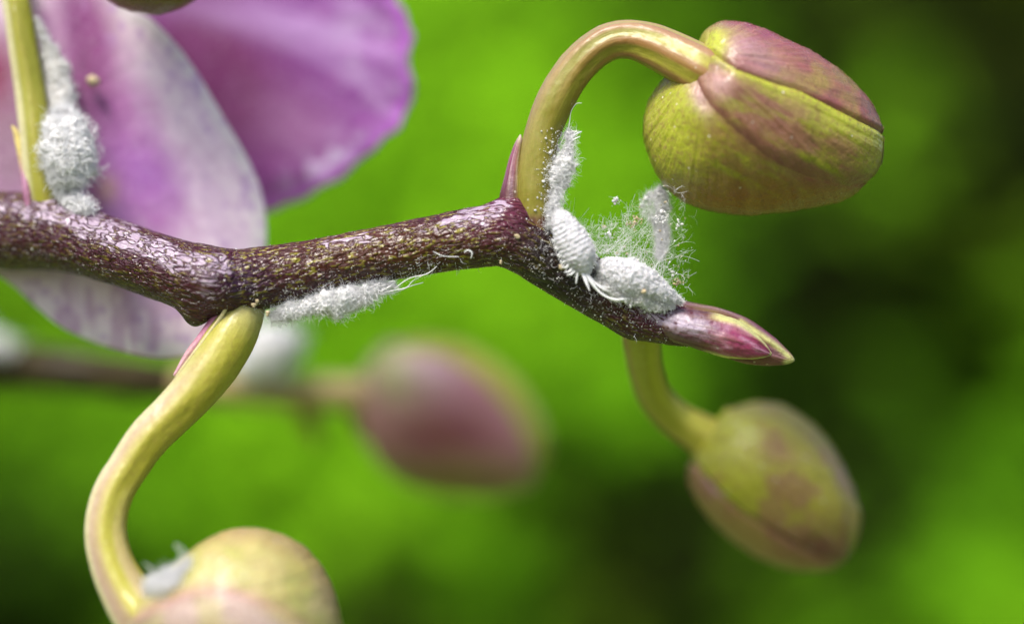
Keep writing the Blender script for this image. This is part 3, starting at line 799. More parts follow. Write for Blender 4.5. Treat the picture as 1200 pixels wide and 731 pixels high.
# ---- the pink flower behind
flower = part_empty('flower', spray, 'pink and white orchid flower seen from behind')
def petal(outline, centre, dfun, tintf, thick=3.0, nb=320, nr=70, label=None, ruffle=0.0):
    poly = catmull(outline, nb, True)
    rho = (np.linspace(0, 1, nr)) ** 0.8
    c = np.array(centre, float)
    X = c[0] + rho[:, None] * (poly[None, :, 0] - c[0]); Y = c[1] + rho[:, None] * (poly[None, :, 1] - c[1])
    D = dfun(X, Y, rho[:, None] + 0 * X)
    if ruffle: D = D + ruffle * rho[:, None] ** 6 * 2 * (fbm(v3(X, Y, 0 * X), 40, 140, 2) - 0.5)
    f = ff(D)
    edge = thick * np.sqrt(np.clip(1 - rho[:, None] ** 8, 0, 1)) + 0 * X
    Va = v3((X - 600) * f, D - edge * 0.5, (365.5 - Y) * f).reshape(-1, 3)
    Vb = v3((X - 600) * f, D + edge * 0.5 + 0.05, (365.5 - Y) * f).reshape(-1, 3)
    F = grid_faces(nr, nb)
    n = len(Va); j = np.arange(nb); j2 = (j + 1) % nb; o = (nr - 1) * nb
    rim = np.stack([o + j, o + j2, n + o + j2, n + o + j], 1)
    tn = tintf(X, Y, rho[:, None] + 0 * X).reshape(-1, 3)
    return mk('petal', np.vstack([Va, Vb]), [F, F[:, ::-1] + n, rim], M_PETAL, flower, np.vstack([tn, tn]), label=label)
VIO = np.array([0.25, 0.045, 0.30]); DVIO = np.array([0.15, 0.015, 0.12]); WHT = np.array([0.80, 0.67, 0.77]); MAU = np.array([0.42, 0.22, 0.40])
def dA(X, Y, r): return 290 + 30 * np.sin((X - 200) / 120.0) + 25 * ((Y - 60) / 150) ** 2 - 20 * r ** 3
def tA(X, Y, r):
    ang = np.arctan2(Y + 60, X - 100)
    v = fbm(v3(ang * 24, np.hypot(X - 100, Y + 60) / 160, 0 * X), 1.0, 111, 3)
    c = mixc(VIO, (0.38, 0.16, 0.46), sstep(0.42, 0.62, v) * 0.85)
    c = mixc(c, DVIO * (1.3, 1.3, 1.1), sat(blob(X, Y, 250, 85, 80, 130, -32) * 1.25))  # shadow of the pale petal painted in as dark violet
    c = mixc(c, (0.46, 0.20, 0.42), blob(X, Y, 350, 150, 60, 40, 30) * 0.6)
    c = mixc(c, (0.62, 0.50, 0.72), blob(X, Y, 385, 185, 50, 18, -35) * sstep(0.35, 0.6, fbm(v3(X, Y, 0 * X), 14, 112, 2)) * 0.9)
    c = mixc(c, (0.60, 0.36, 0.70), blob(X, Y, 330, 30, 130, 20, 12) * 0.6)
    c = mixc(c, (0.60, 0.46, 0.68), sat(blob(X, Y, 430, 60, 34, 60, -20)) * sstep(0.40, 0.65, fbm(v3(X, Y, 0 * X), 18, 113, 2)) * 0.6)
    return mixc(c, (0.44, 0.10, 0.56), sstep(0.90, 0.97, r) * 0.6)
petal([(150, 20), (120, -60), (190, -130), (330, -120), (425, -60), (458, -14), (465, 2), (475, 14), (479, 30), (485, 42), (480, 60), (479, 78), (485, 98), (483, 118), (474, 134), (468, 150), (450, 162), (438, 176), (418, 190), (400, 209), (378, 218), (356, 233), (334, 240), (315, 248), (280, 240), (230, 180), (185, 90)],
      (290, 60), dA, tA, 4, ruffle=7, label='violet petal with a ruffled edge')
def dB(X, Y, r): return 150 + 22 * ((X - 130) / 150) ** 2 - 16 * np.exp(-((X - 60 - Y * 0.25) / 26) ** 2)
def tB(X, Y, r):
    n = fbm(v3(X, Y, 0 * X), 26, 121, 3)
    vn = fbm(v3(np.arctan2(Y + 110, X - 60) * 22, np.hypot(X - 60, Y + 110) / 140, 0 * X), 1.0, 124, 3)
    pale = sstep(0.30, 0.78, r + 0.28 * (n - 0.5) + 0.22 * (vn - 0.5))
    c = mixc((0.50, 0.21, 0.50), WHT * 1.1, pale)
    c = mixc(c, (0.52, 0.26, 0.56), sstep(0.55, 0.66, vn) * 0.25)
    c = mixc(c, (0.34, 0.09, 0.30), sat(blob(X, Y, 105, 50, 40, 130, -14) * 1.1))
    c = mixc(c, (0.44, 0.16, 0.54), sat(blob(X, Y, 172, 205, 48, 34, 40) * 0.8))
    c = mixc(c, (0.30, 0.08, 0.22), sat(blob(X, Y, 98, 120, 26, 90) * 0.8))
    c = mixc(c, (0.34, 0.20, 0.29), sat(blob(X, Y, 5, 170, 60, 110) * 1.1))
    c = mixc(c, (0.24, 0.03, 0.09), sat(blob(X, Y, -2, 85, 22, 45) * 1.0))
    c = mixc(c, (0.56, 0.36, 0.20), sat(blob(X, Y, 125, 222, 15, 18) * 0.6))
    e = sstep(0.86, 0.97, r)
    c = mixc(c, (0.78, 0.74, 0.76), e * 0.8 * sstep(20, 90, X))
    # violet freckles near the margin, streaks on the lower lobe
    f1 = sstep(0.62, 0.74, fbm(v3(X, Y, 0 * X), 11, 122, 2)) * sstep(0.6, 0.85, r)
    c = mixc(c, (0.50, 0.26, 0.60), f1 * 0.55)
    f2 = sstep(0.50, 0.66, fbm(v3(X, Y / 2.6, 0 * X), 15, 123, 2)) * sstep(310, 345, Y)
    c = mixc(c, (0.52, 0.30, 0.52), f2 * 0.6)
    return c
petal([(-80, -60), (40, -90), (120, -25), (148, 8), (176, 22), (207, 53), (234, 90), (260, 134), (287, 180), (304, 217), (311, 250), (312, 285), (304, 330), (284, 374), (255, 404), (222, 417), (182, 419), (143, 411),
       (108, 400), (73, 384), (43, 360), (17, 336), (-10, 318), (-70, 285), (-120, 200), (-120, 60)], (110, 190), dB, tB, 4, label='pale petal with a white margin')

# ------------------------------------------------------------------ background spray (second orchid stalk, blurred)
D4 = 680.0
bgs = thing('orchid_spray', 'blurred second flower stalk with one pink bud, far behind the sharp one', 'orchid', (0, 430, D4))
t = tube([(-140, 414, 29, D4 - 60), (0, 428, 27, D4), (120, 439, 25, D4), (190, 446, 22, D4), (235, 450, 14, D4 + 10)], 60, 30)
n_ = len(t['s'])
mk('stalk', t['V'], t['F'], M_DULL, bgs, np.tile([0.012, 0.006, 0.005], (n_, 1)), t['flow'])
t = tube([(205, 449, 20, D4), (260, 454, 20, D4), (320, 458, 20, D4), (380, 460, 20, D4), (420, 463, 23, D4), (450, 470, 30, D4)], 60, 30)
mk('flower_stem', t['V'], t['F'], M_PED, bgs, np.tile([0.36, 0.28, 0.11], (len(t['s']), 1)), t['flow'])
t = tube([(342, 462, 8, D4 + 40), (360, 490, 12, D4 + 60), (376, 520, 4, D4 + 80)], 40, 24)
mk('bract', t['V'], t['F'], M_PED, bgs, np.tile([0.20, 0.11, 0.03], (len(t['s']), 1)), t['flow'])
t = tube([(425, 470, 20, D4 + 30), (440, 500, 26, D4 + 40), (452, 520, 8, D4 + 40)], 40, 24)
mk('bract', t['V'], t['F'], M_PED, bgs, np.tile([0.20, 0.15, 0.01], (len(t['s']), 1)), t['flow'])
C4 = curve_side([(460, 402), (525, 418), (580, 460), (618, 520), (630, 575)])
def s4(x, y, fr, th, u): return np.where(fr, -C4(x, y), -20)
def tint_b4(nm, x, y, fr, th, u, s):
    c = np.zeros(x.shape + (3,)) + np.array([0.30, 0.31, 0.03])
    if nm == 'low':
        c = np.zeros(x.shape + (3,)) + np.array([0.38, 0.17, 0.21])
        c = mixc(c, (0.22, 0.045, 0.09), sat(blob(x, y, 520, 505, 60, 34) * 1.0))
        c = mixc(c, (0.29, 0.31, 0.11), sat(blob(x, y, 462, 432, 30, 40, -30) * 1.2))
        c = mixc(c, (0.42, 0.28, 0.34), sat(blob(x, y, 510, 432, 34, 22)) * 0.7)
        c = mixc(c, (0.18, 0.12, 0.04), sat(blob(x, y, 520, 560, 100, 28) * 1.0))
    return c
bud([(424, 468), (433, 430), (460, 404), (500, 396), (552, 406), (602, 440), (634, 490), (641, 530), (622, 562), (580, 577), (520, 577), (462, 555), (432, 515)],
    (426, 462), (642, 535), D4, 0.9, [('base', None, 0, 1), ('low', s4, 4, 5)], tint_b4, bgs, 'blurred pink bud with a green upper edge', nu=60, nv=80)

# ------------------------------------------------------------------ wool, fibres, insects
def fibres(starts, dirs, lens, r=0.45, curl=0.35, m=8, taper=0.3, gravity=0.0):
    """thin three-sided threads, all in one mesh: returns V, F"""
    n = len(starts)
    d = dirs / (np.linalg.norm(dirs, axis=1)[:, None] + 1e-9)
    ax = rng.normal(size=(n, 3)); ax /= np.linalg.norm(ax, axis=1)[:, None]
    pts = [starts.copy()]; step = (lens / (m - 1))[:, None]
    bend = rng.normal(0, curl, (n, 1))
    for k in range(m - 1):
        d = d + np.cross(ax, d) * bend + rng.normal(0, curl * 0.35, (n, 3)) + np.array([0, 0, -gravity])
        d /= np.linalg.norm(d, axis=1)[:, None]
        pts.append(pts[-1] + d * step)
    Pp = np.stack(pts, 1)
    T = np.gradient(Pp, axis=1); T /= np.linalg.norm(T, axis=2)[..., None] + 1e-9
    N = np.cross(T, np.array([0.3, 1.0, 0.2])); N /= np.linalg.norm(N, axis=2)[..., None] + 1e-9
    B = np.cross(T, N)
    rr = (r * rng.uniform(0.7, 1.3, (n, 1)) * (1 - (1 - taper) * np.linspace(0, 1, m)[None]))[..., None]
    ring = [Pp + rr * (N * math.cos(a) + B * math.sin(a)) for a in (0, 2.094, 4.189)]
    V = np.stack(ring, 2).reshape(-1, 3)
    base = (np.arange(n) * m * 3)[:, None, None]
    i = np.arange(m - 1)[None, :, None] * 3; j = np.arange(3)[None, None, :]; j2 = (j + 1) % 3
    F = np.stack([base+i+j, base+i+j2, base+i+3+j2, base+i+3+j], -1).reshape(-1, 4)
    return V, F
_ph = (1 + 5 ** .5) / 2
ICO = np.array([(-1,_ph,0),(1,_ph,0),(-1,-_ph,0),(1,-_ph,0),(0,-1,_ph),(0,1,_ph),(0,-1,-_ph),(0,1,-_ph),(_ph,0,-1),(_ph,0,1),(-_ph,0,-1),(-_ph,0,1)]) / 1.9
ICF = np.array([(0,11,5),(0,5,1),(0,1,7),(0,7,10),(0,10,11),(1,5,9),(5,11,4),(11,10,2),(10,7,6),(7,1,8),(3,9,4),(3,4,2),(3,2,6),(3,6,8),(3,8,9),(4,9,5),(2,4,11),(6,2,10),(8,6,7),(9,8,1)])
def grains(c, r):
    n = len(c)
    sc = r[:, None, None] * rng.uniform(0.6, 1.3, (n, 1, 3))
    V = c[:, None] + ICO[None] * sc * rng.uniform(0.8, 1.2, (n, 12, 1))
    F = ICF[None] + (np.arange(n) * 12)[:, None, None]
    return V.reshape(-1, 3), F.reshape(-1, 3)
def surf_samples(t, n, flt=None):
    """random points and outward normals on a tube's skin"""
    V = t['V'][:t['n'] * t['m']].reshape(t['n'], t['m'], 3)
    C = V.mean(1, keepdims=True)
    k = rng.integers(0, t['n'], n * 4); j = rng.integers(0, t['m'], n * 4)
    p = V[k, j]; nn = p - C[k, 0]; nn /= np.linalg.norm(nn, axis=1)[:, None] + 1e-9
    if flt is not None:
        ok = flt(p, nn); p, nn = p[ok], nn[ok]
    return p[:n], nn[:n]

def clump(name, label, cat, pts, amp=5.0, nf=500, flen=(6, 16), fr=0.45, curl=0.4, mat=None, grn=150, squash=0.8, sc=6.0, group=None, fdir=None, seed=1, up=0.0, warm=0.0, m=120, n=160, thin=0.86):
    at = (pts[0][0], pts[0][1], pts[0][3])
    root = thing(name, label, cat, at, group)
    def rf(S, TH, R, cx, cy):
        p = v3(S, np.sin(TH) * R, np.cos(TH) * R)
        a = 0.75 * amp * np.minimum(1, R / 8)
        return np.maximum(R + a * 1.5 * (fbm(p, sc * 2.6, seed, 4) - 0.5) * 2 + a * 0.6 * (noise(p, 1.9, seed + 5) - 0.5) * 2, 0.3)
    t = tube(pts, n, m, rf, squash)
    if thin < 1: tt = tube([(x_, y_, r_ * thin, d_) for x_, y_, r_, d_ in pts], n, m, rf, squash)
    else: tt = t
    mk('wax_mass', tt['V'], tt['F'], mat or M_WAX, root)
    p, nn = surf_samples(t, int(nf * 3.0), lambda p, nn: nn[:, 1] < 0.6)
    d = rng.normal(0, 1.0, p.shape); d = d - nn * (d * nn).sum(1)[:, None] * 0.8 + nn * rng.uniform(-0.1, 0.35, (len(p), 1))
    if fdir is not None: d = d + np.asarray(fdir)
    V, F = fibres(p - nn * 0.3, d, rng.uniform(flen[0], flen[1], len(p)), fr * 0.55, curl * 1.2)
    mk('fibre', V, F, M_FIB, root, kind='stuff')
    if grn:
        p, nn = surf_samples(t, grn, lambda p, nn: nn[:, 1] < 0.5)
        V, F = grains(p + nn * 0.6 + rng.normal(0, 1.0, p.shape), rng.lognormal(-0.25, 0.45, len(p)))
        mk('grain', V, F, M_WAX, root, kind='stuff', smooth=True)
    return root, t

# wool ball and wool column against the top left stem
clump('wool_clump', 'round white wool ball at the foot of the top left stem', 'mealybug wool',
      [(72, 128, 6, 74), (74, 140, 20, 68), (78, 158, 29, 62), (80, 178, 33, 60), (80, 198, 30, 60), (78, 216, 20, 60), (80, 230, 12, 56), (94, 240, 8, 44), (108, 246, 3, 40)],
      amp=12, nf=900, flen=(6, 18), fr=0.7, seed=2, sc=6, grn=260, squash=0.9)
clump('wool_clump', 'narrow greyish wool strip higher on the top left stem', 'mealybug wool',
      [(42, 22, 2, 104), (52, 45, 6, 106), (62, 70, 13, 108), (68, 95, 17, 108), (73, 118, 16, 100), (76, 138, 9, 84)],
      amp=6, nf=420, flen=(5, 12), fr=0.6, seed=3, mat=M_WAXD, grn=120)
# wool up the right side of the arched stem
clump('wool_clump', 'ragged white wool tuft on the right flank of the arched stem', 'mealybug wool',
      [(668, 154, 2, -6), (667, 166, 5, -10), (665, 180, 8, -13), (660, 196, 12, -17), (658, 210, 12, -19), (652, 226, 8, -20), (649, 240, 9, -22), (647, 254, 9, -24), (646, 268, 5, -26)],
      amp=13, nf=750, flen=(6, 17), fr=0.42, seed=4, grn=420, sc=5, thin=0.66)
# wool hanging under the main stalk
clump('wool_clump', 'long white wool mat hanging under the dark stalk', 'mealybug wool',
      [(318, 372, 3, -10), (332, 368, 6, -14), (350, 362, 9, -16), (370, 357, 12, -18), (392, 354, 14.5, -18), (412, 349, 13, -18), (430, 343, 9, -16), (447, 337, 5, -14), (462, 333, 2, -12)],
      amp=11, nf=1100, flen=(7, 20), fr=0.45, curl=0.6, seed=6, grn=160, sc=5)
# wool where the bottom left bud joins
clump('wool_clump', 'small white wool patch wedged between the bottom left bud and its stem', 'mealybug wool',
      [(174, 684, 3, -140), (183, 689, 8, -154), (194, 689, 11, -166), (205, 682, 11, -172), (214, 670, 7, -172), (221, 659, 2, -168)],
      amp=18, nf=900, flen=(6, 18), fr=0.5, seed=8, grn=300, squash=0.9, sc=5, thin=0.6)
# blurred wool on the background stalk
clump('wool_clump', 'blurred white wool blob on the stalk far behind', 'mealybug wool',
      [(285, 440, 14, D4 - 30), (300, 420, 30, D4 - 40), (318, 408, 34, D4 - 40), (338, 402, 22, D4 - 40), (350, 396, 5, D4 - 40)],
      amp=10, nf=60, flen=(10, 30), fr=2.0, seed=9, grn=0, n=50, m=40)
clump('wool_clump', 'blurred pale wool blob at the left edge on the stalk behind', 'mealybug wool',
      [(-60, 390, 10, D4 - 30), (-30, 396, 16, D4 - 40), (-5, 402, 13, D4 - 40), (14, 410, 4, D4 - 30)],
      amp=10, nf=60, flen=(10, 30), fr=2.0, seed=10, grn=0, n=50, m=40)

# mealybug with visible rings
def bug_r(per, dep, nz, flat=0.0):
    def f(S, TH, R, cx, cy):
        L = S.max()
        g = np.abs(np.sin(np.pi * (S - 6 - 2.5 * np.cos(TH)) / per)) ** 0.6
        k = np.minimum(1, R / 10) * sstep(8, 20, S) * sstep(-0.4, 0.1, np.cos(TH) + 0.5)
        k = k * sat(0.15 + 1.6 * fbm(v3(S, np.sin(TH) * R, np.cos(TH) * R), 9.0, 132, 2) - 0.35)
        pr = v3(S, np.sin(TH) * R, np.cos(TH) * R)
        return R - dep * (1 - g) * k + nz * (fbm(pr, 3.6, 131, 3) - 0.5) + nz * 0.7 * (noise(pr, 1.5, 137) - 0.5) + nz * 0.9 * (noise(pr, 12, 138) - 0.5)
    return f
def mealybug(label, axis, per, dep, nz, squash, nu=220, nv=150):
    x, y, r, d = axis[len(axis) // 2]
    root = thing('mealybug', label, 'mealybug', (x, y, d), 'white mealybugs feeding on the stalk')
    t = tube(axis, nu, nv, bug_r(per, dep, nz), squash)
    S, TH = t['s'], t['th']
    g = np.abs(np.sin(np.pi * (S - 6 - 2.5 * np.cos(TH)) / per)) ** 0.6
    brk = sat(fbm(v3(S, np.sin(TH) * 19, np.cos(TH) * 19), 8.0, 133, 3) * 3 - 1.0)
    c = mixc((0.58, 0.58, 0.605), (0.34, 0.32, 0.36), (1 - sstep(0.25, 0.75, g)) * brk * 0.85 if dep > 0.5 else np.zeros(len(S)))
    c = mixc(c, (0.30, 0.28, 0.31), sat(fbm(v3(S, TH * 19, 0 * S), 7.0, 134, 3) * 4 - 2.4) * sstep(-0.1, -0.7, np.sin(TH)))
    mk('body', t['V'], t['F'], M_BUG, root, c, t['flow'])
    return root, t
bugA, tA_ = mealybug('ringed white mealybug with long tail threads below the arched stem',
    [(653, 246, 2, -34), (656, 252, 9, -36), (660, 262, 14.5, -38), (667, 276, 18.5, -40), (674, 290, 20.5, -41), (680, 302, 19, -41), (684, 312, 13, -40), (687, 320, 7, -38), (688, 324, 2, -37)], 5.4, 1.9, 2.6, 0.85)
def thread(root, name, pts, mat=M_FIB, n=28, m=7):
    t = tube(pts, n, m, None)
    return mk(name, t['V'], t['F'], mat, root)
for q in [
    [(686, 320, 1.6, -42), (690, 328, 1.5, -44), (700, 340, 1.3, -46), (714, 349, 1.1, -46), (733, 352, 0.5, -44)],
    [(687, 321, 1.4, -44), (695, 333, 1.4, -47), (706, 345, 1.2, -48), (720, 351, 1.0, -47), (736, 350, 0.5, -44)],
    [(688, 320, 1.3, -40), (695, 329, 1.2, -42), (704, 337, 1.0, -44), (716, 342, 0.5, -44)],
    [(689, 321, 1.2, -41), (697, 331, 1.1, -43), (707, 336, 0.9, -42), (717, 337, 0.4, -42)],
    [(684, 321, 1.5, -44), (687, 329, 1.4, -47), (691, 341, 0.6, -49)],
    [(682, 320, 1.1, -45), (685, 328, 1.0, -47), (688, 336, 0.4, -48)]]:
    thread(bugA, 'tail_thread', q)
for q in [
    [(677, 318, 1.4, -44), (676, 325, 1.3, -46), (675, 333, 0.5, -46)],
    [(671, 314, 1.3, -46), (667, 318, 1.2, -49), (661, 319, 0.4, -50)],
    [(674, 317, 1.2, -46), (670, 321, 1.1, -49), (664, 322, 0.4, -50)],
    [(668, 309, 1.2, -46), (663, 313, 1.1, -49), (658, 313, 0.4, -50)],
    [(665, 304, 1.1, -46), (660, 307, 1.0, -49), (656, 306, 0.4, -50)],
    [(661, 298, 1.0, -46), (656, 300, 0.9, -49), (652, 298, 0.4, -49)],
    [(658, 291, 1.0, -44), (653, 292, 0.9, -47), (649, 289, 0.4, -47)],
    [(655, 283, 1.0, -43), (650, 283, 0.9, -46), (646, 280, 0.4, -46)],
    [(695, 296, 0.9, -36), (699, 299, 0.8, -36), (702, 303, 0.3, -36)],
    [(696, 305, 0.9, -36), (700, 309, 0.8, -36), (702, 314, 0.3, -36)]]:
    thread(bugA, 'side_thread', q, n=12)

p, nn = surf_samples(tA_, 420, lambda p, nn: (nn[:, 1] < 0.3) & (rng.random(len(p)) < sat(1.1 - (image_xy(p)[1] - 246) / 70)))
V, F = fibres(p - nn * 0.3, rng.normal(0, 0.8, p.shape) + nn * 0.3, rng.uniform(3, 8, len(p)), 0.3, 0.4); mk('fibre', V, F, M_FIB, bugA, kind='stuff')
p, nn = surf_samples(tA_, 260, lambda p, nn: (nn[:, 1] < 0.3))
V, F = grains(p + nn * 0.1, rng.lognormal(-0.6, 0.4, len(p))); mk('grain', V, F, M_WAX, bugA, kind='stuff')
for k, u_ in enumerate(np.linspace(0.30, 0.93, 15)):
    c_ = catmull([(656, 252, 9, -36), (660, 262, 14.5, -38), (667, 276, 18.5, -40), (674, 290, 20.5, -41), (680, 302, 19, -41), (684, 312, 13, -40), (687, 320, 7, -38)], 100)
    i_ = int(u_ * 98); x_, y_, r_, d_ = c_[i_]; tx, ty = c_[i_ + 1, :2] - c_[i_, :2]; l_ = math.hypot(tx, ty); tx, ty = tx / l_, ty / l_
    for sd in (-1, 1):
        nx, ny = ty * sd, -tx * sd
        L_ = rng.uniform(3.5, 6.5) * (1.0 if sd < 0 else 0.6)
        a_ = (x_ + nx * (r_ - 1), y_ + ny * (r_ - 1))
        b_ = (a_[0] + nx * L_ * 0.6 + tx * 1.0, a_[1] + ny * L_ * 0.6 + ty * 1.0); e_ = (b_[0] + nx * L_ * 0.5 + tx * 2.5, b_[1] + ny * L_ * 0.5 + ty * 2.5)
        thread(bugA, 'side_thread', [(a_[0], a_[1], 0.8, d_ - 4), (b_[0], b_[1], 0.65, d_ - 5), (e_[0], e_[1], 0.25, d_ - 5)], n=8, m=5)
bugB, tB_ = mealybug('plump floury white mealybug lying flat, to the right of the ringed one',
    [(702, 311, 3, -26), (706, 313, 11, -28), (716, 317, 16.5, -30), (730, 322, 20, -32), (745, 328, 20.5, -32), (760, 335, 17.5, -30), (774, 342, 13, -28), (788, 349, 7, -24), (798, 353, 2, -22)], 7.0, 0.45, 3.6, 0.9)
p, nn = surf_samples(tB_, 1800, lambda p, nn: (nn[:, 1] < 0.4))
V, F = fibres(p - nn, nn * 0.25 + np.array([0.3, -0.1, -0.5]) + rng.normal(0, 0.5, p.shape), rng.uniform(3, 9, len(p)), 0.3, 0.4)
mk('fibre', V, F, M_FIB, bugB, kind='stuff')
p, nn = surf_samples(tB_, 1500, lambda p, nn: (nn[:, 1] < 0.5))
V, F = grains(p + nn * 0.4, rng.lognormal(-0.45, 0.45, len(p)))
mk('grain', V, F, M_WAX, bugB, kind='stuff')
# low floury skirt under the second insect
clump('wool_clump', 'grey floury wool skirt under the plump mealybug', 'mealybug wool',
      [(694, 326, 2, -30), (706, 333, 6, -32), (722, 341, 9, -33), (740, 347, 10, -32), (758, 353, 9, -30), (775, 358, 7, -26), (790, 358, 3, -22)],
      amp=6, nf=600, flen=(3, 9), fr=0.35, seed=14, mat=M_WAXD, grn=420, sc=4)

# silk web between stalk and top bud
web = thing('silk_web', 'thin silky web with specks strung between the insects and the top bud', 'web', (760, 300, -10))
def web_pt(n):
    a = rng.random(n); x = 655 + 150 * a + rng.normal(0, 6, n)
    lowy = np.interp(x, [650, 690, 730, 770, 800], [262, 296, 300, 325, 340])
    hiy = np.interp(x, [650, 690, 730, 760, 780, 830], [250, 268, 250, 225, 216, 236])
    k = rng.random(n) ** 1.1
    return x, lowy + (hiy - lowy) * k
st, di, le = [], [], []
for k in range(120):
    x0 = rng.uniform(655, 775); y0 = np.interp(x0, [650, 690, 730, 770, 800], [255, 296, 300, 325, 350])
    if rng.random() < 0.6 and x0 > 700: x1, y1 = rng.uniform(768, 815), 0; y1 = np.interp(x1, [765, 800, 832], [212, 234, 244])
    else: x1, y1 = x0 + rng.normal(14, 10), y0 - rng.uniform(12, 34)
    a = P(x0, y0, rng.uniform(-30, 20)); b = P(x1, y1, rng.uniform(-10, 40))
    fq = rng.uniform(0.4, 0.85)
    st.append(a); di.append(b - a); le.append(np.linalg.norm(b - a) * fq)
V, F = fibres(np.array(st), np.array(di), np.array(le) * 1.1, 0.19, 0.13, m=18, taper=0.7)
mk('strand', V, F, M_FIB, web, kind='stuff')
xs, ys = web_pt(800)
st = P(xs, ys, rng.normal(0, 14, 800))
V, F = fibres(st, rng.normal(0, 1, st.shape) + np.array([0.5, 0, 0.6]), rng.uniform(6, 18, 800), 0.14, 0.3, m=7, taper=0.7)
mk('fibre', V, F, M_FIB, web, kind='stuff')
xs, ys = web_pt(260)
cl = P(xs, ys, rng.normal(0, 14, 260))
V, F = grains(cl, rng.lognormal(-0.7, 0.4, 260)); mk('grain', V, F, M_WAX, web, kind='stuff')
xs, ys = web_pt(110)
V, F = grains(P(xs, ys, rng.normal(0, 14, 110)), rng.lognormal(-0.3, 0.4, 110)); mk('crumb', V, F, M_CRUMB, web, kind='stuff')
# a few bigger knots in the web
for (x, y, r, n_) in [(723, 235, 3.2, 26), (740, 262, 3.6, 20), (714, 275, 2.8, 14), (795, 262, 2.4, 10), (776, 255, 4, 30), (795, 330, 3, 16), (787, 318, 2.4, 10), (748, 258, 3, 14)]:
    c = P(x + rng.normal(0, r, n_), y + rng.normal(0, r, n_), rng.normal(0, 4, n_))
    V, F = grains(c, rng.uniform(0.8, 1.9, n_)); mk('knot', V, F, M_CRUMB if (x, y) in ((740, 262), (748, 258), (795, 330)) else M_WAX, web, kind='stuff')
# the denser wisp that hangs under the bud
clump('wool_wisp', 'blurry white wisp hanging below the top bud inside the web', 'mealybug wool',
      [(774, 220, 4, 40), (772, 232, 10, 42), (769, 246, 12, 42), (774, 260, 7, 42), (777, 275, 4.5, 42), (775, 290, 3.5, 42), (772, 302, 2, 40)],
      amp=9, nf=1100, flen=(5, 16), fr=0.36, curl=0.7, seed=19, grn=260, sc=4, squash=0.5, mat=m_wax('thin wax', (0.74, 0.78, 0.76, 1), (0.40, 0.42, 0.36, 1), 0.5, 3.0), thin=0.18)

# loose threads lying on the stalk and pulled off the wool
loose = thing('loose_threads', 'loose wax threads and dust clinging to the dark stalk', 'wax dust', (480, 310, -34))
for q in [
    [(446, 341, 1, -20), (456, 336, 0.9, -22), (463, 330, 0.7, -24), (455, 330, 0.4, -26)],
    [(440, 346, 0.9, -18), (458, 341, 0.8, -20), (476, 337, 0.7, -20), (484, 329, 0.5, -22), (497, 322, 0.4, -20)],
    [(440, 345, 0.8, -18), (462, 343, 0.7, -18), (482, 335, 0.6, -18), (496, 331, 0.4, -18)],
    [(462, 338, 0.7, -20), (480, 326, 0.6, -24), (500, 321, 0.7, -22), (512, 312, 0.4, -24)],
    [(508, 295, 0.5, -38), (520, 300, 0.5, -39), (538, 301, 0.4, -38)],
    [(544, 296, 0.5, -39), (548, 293, 0.8, -40), (553, 296, 0.8, -40), (552, 303, 0.4, -40)],
    [(655, 172, 0.6, -10), (666, 150, 0.6, -10), (669, 132, 0.5, -10), (675, 122, 0.6, -10), (682, 121, 0.3, -10)],
    [(664, 168, 0.8, -12), (674, 158, 0.8, -14), (682, 154, 0.4, -15)],
    [(662, 172, 0.9, -12), (672, 164, 0.9, -14), (680, 160, 0.4, -14)],
    [(664, 166, 0.6, -12), (670, 160, 0.6, -14), (676, 153, 0.3, -14)],
    [(208, 660, 0.45, -180), (212, 648, 0.45, -176), (204, 638, 0.3, -170)],
    [(214, 656, 0.45, -180), (216, 645, 0.4, -176), (206, 636, 0.3, -170)],
    [(186, 678, 0.5, -170), (176, 664, 0.4, -160), (168, 659, 0.3, -150)]]:
    thread(loose, 'thread', q, n=24, m=6)
tS = tube(STALK, 300, 90, lambda S, TH, R, cx, cy: stalk_r(S, TH, R, cx, cy))
def dens(p, nn):
    ix, iy = image_xy(p)
    w = 0.05 + 0.9 * blob(ix, iy, 648, 290, 28, 46) + 0.8 * blob(ix, iy, 720, 350, 50, 26, 25) + 0.65 * blob(ix, iy, 350, 350, 70, 16, -10) \
        + 0.5 * blob(ix, iy, 490, 318, 60, 12, -10) + 0.5 * blob(ix, iy, 760, 372, 50, 14, 12)
    return (rng.random(len(p)) < w) & (nn[:, 1] < 0.2)
p, nn = surf_samples(tS, 6000, dens); p, nn = p[:1500], nn[:1500]
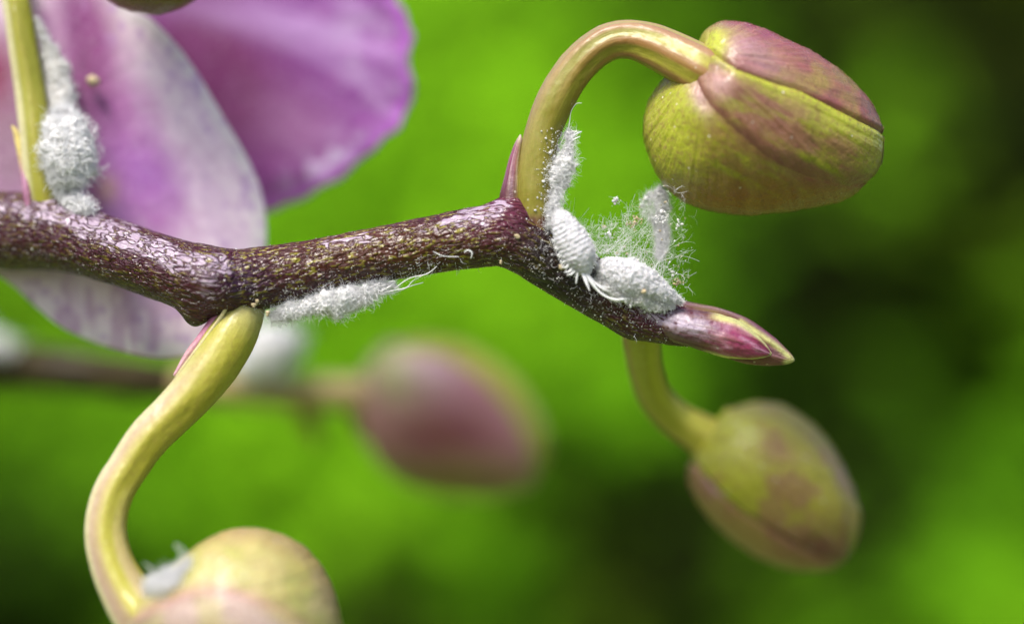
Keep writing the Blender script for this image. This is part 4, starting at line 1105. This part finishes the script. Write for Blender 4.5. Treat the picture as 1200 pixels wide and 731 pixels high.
V, F = grains(p + nn * 0.4, rng.lognormal(-0.95, 0.45, len(p))); mk('grain', V, F, M_WAX, loose, kind='stuff')
def dens2(p, nn):
    ix, iy = image_xy(p)
    w = 0.0 + 0.9 * blob(ix, iy, 644, 270, 16, 34) + 0.5 * blob(ix, iy, 706, 345, 40, 18, 25) + 0.5 * blob(ix, iy, 480, 320, 60, 10, -10) + 0.3 * blob(ix, iy, 380, 340, 60, 8, -10)
    return (rng.random(len(p)) < w) & (nn[:, 1] < 0.2)
p, nn = surf_samples(tS, 8000, dens2); p, nn = p[:520], nn[:520]
V, F = fibres(p, nn * 0.3 + rng.normal(0, 0.6, p.shape), rng.uniform(4, 13, len(p)), 0.26, 0.5); mk('fibre', V, F, M_FIB, loose, kind='stuff')
# specks on the arched stem
ts = tube([(627, 248, 20.8, -8), (629, 200, 21.6, -6), (637, 152, 21.8, -3)], 80, 60)
p, nn = surf_samples(ts, 420, lambda p, nn: (nn[:, 1] < -0.1) & (rng.random(len(p)) < sat(0.15 + nn[:, 0])))
V, F = grains(p, rng.lognormal(-0.5, 0.55, len(p))); mk('grain', V, F, M_WAX, loose, kind='stuff')
# pale amber crumbs
for (x, y, r, d) in [(658, 313, 3.4, -42), (606, 277, 2.6, -38), (298, 357, 3.0, -34), (313, 366, 2.4, -34), (755, 341, 3.0, -48), (586, 307, 2.2, -26), (108, 95, 7, 126), (302, 353, 1.8, -36)]:
    V, F = grains(P(x + rng.normal(0, r * .3, 3), y + rng.normal(0, r * .3, 3), np.full(3, d)), np.full(3, r))
    o = mk('crumb', V, F, M_CRUMB, at=P(x, y, d)); o['category'] = 'crumb'
    o['label'] = {658: 'amber crumb beside the ringed mealybug', 606: 'cream crumb at the foot of the purple pointed bract', 298: 'larger amber crumb at the top of the lower left stem',
                  313: 'amber crumb where the hanging wool mat begins', 755: 'cream crumb in front of the plump mealybug', 586: 'small cream crumb under the bend of the stalk',
                  108: 'blurred pinkish crumb on the pale petal beside the wool strip', 302: 'tiny amber crumb touching the larger one at the lower left stem'}[x]
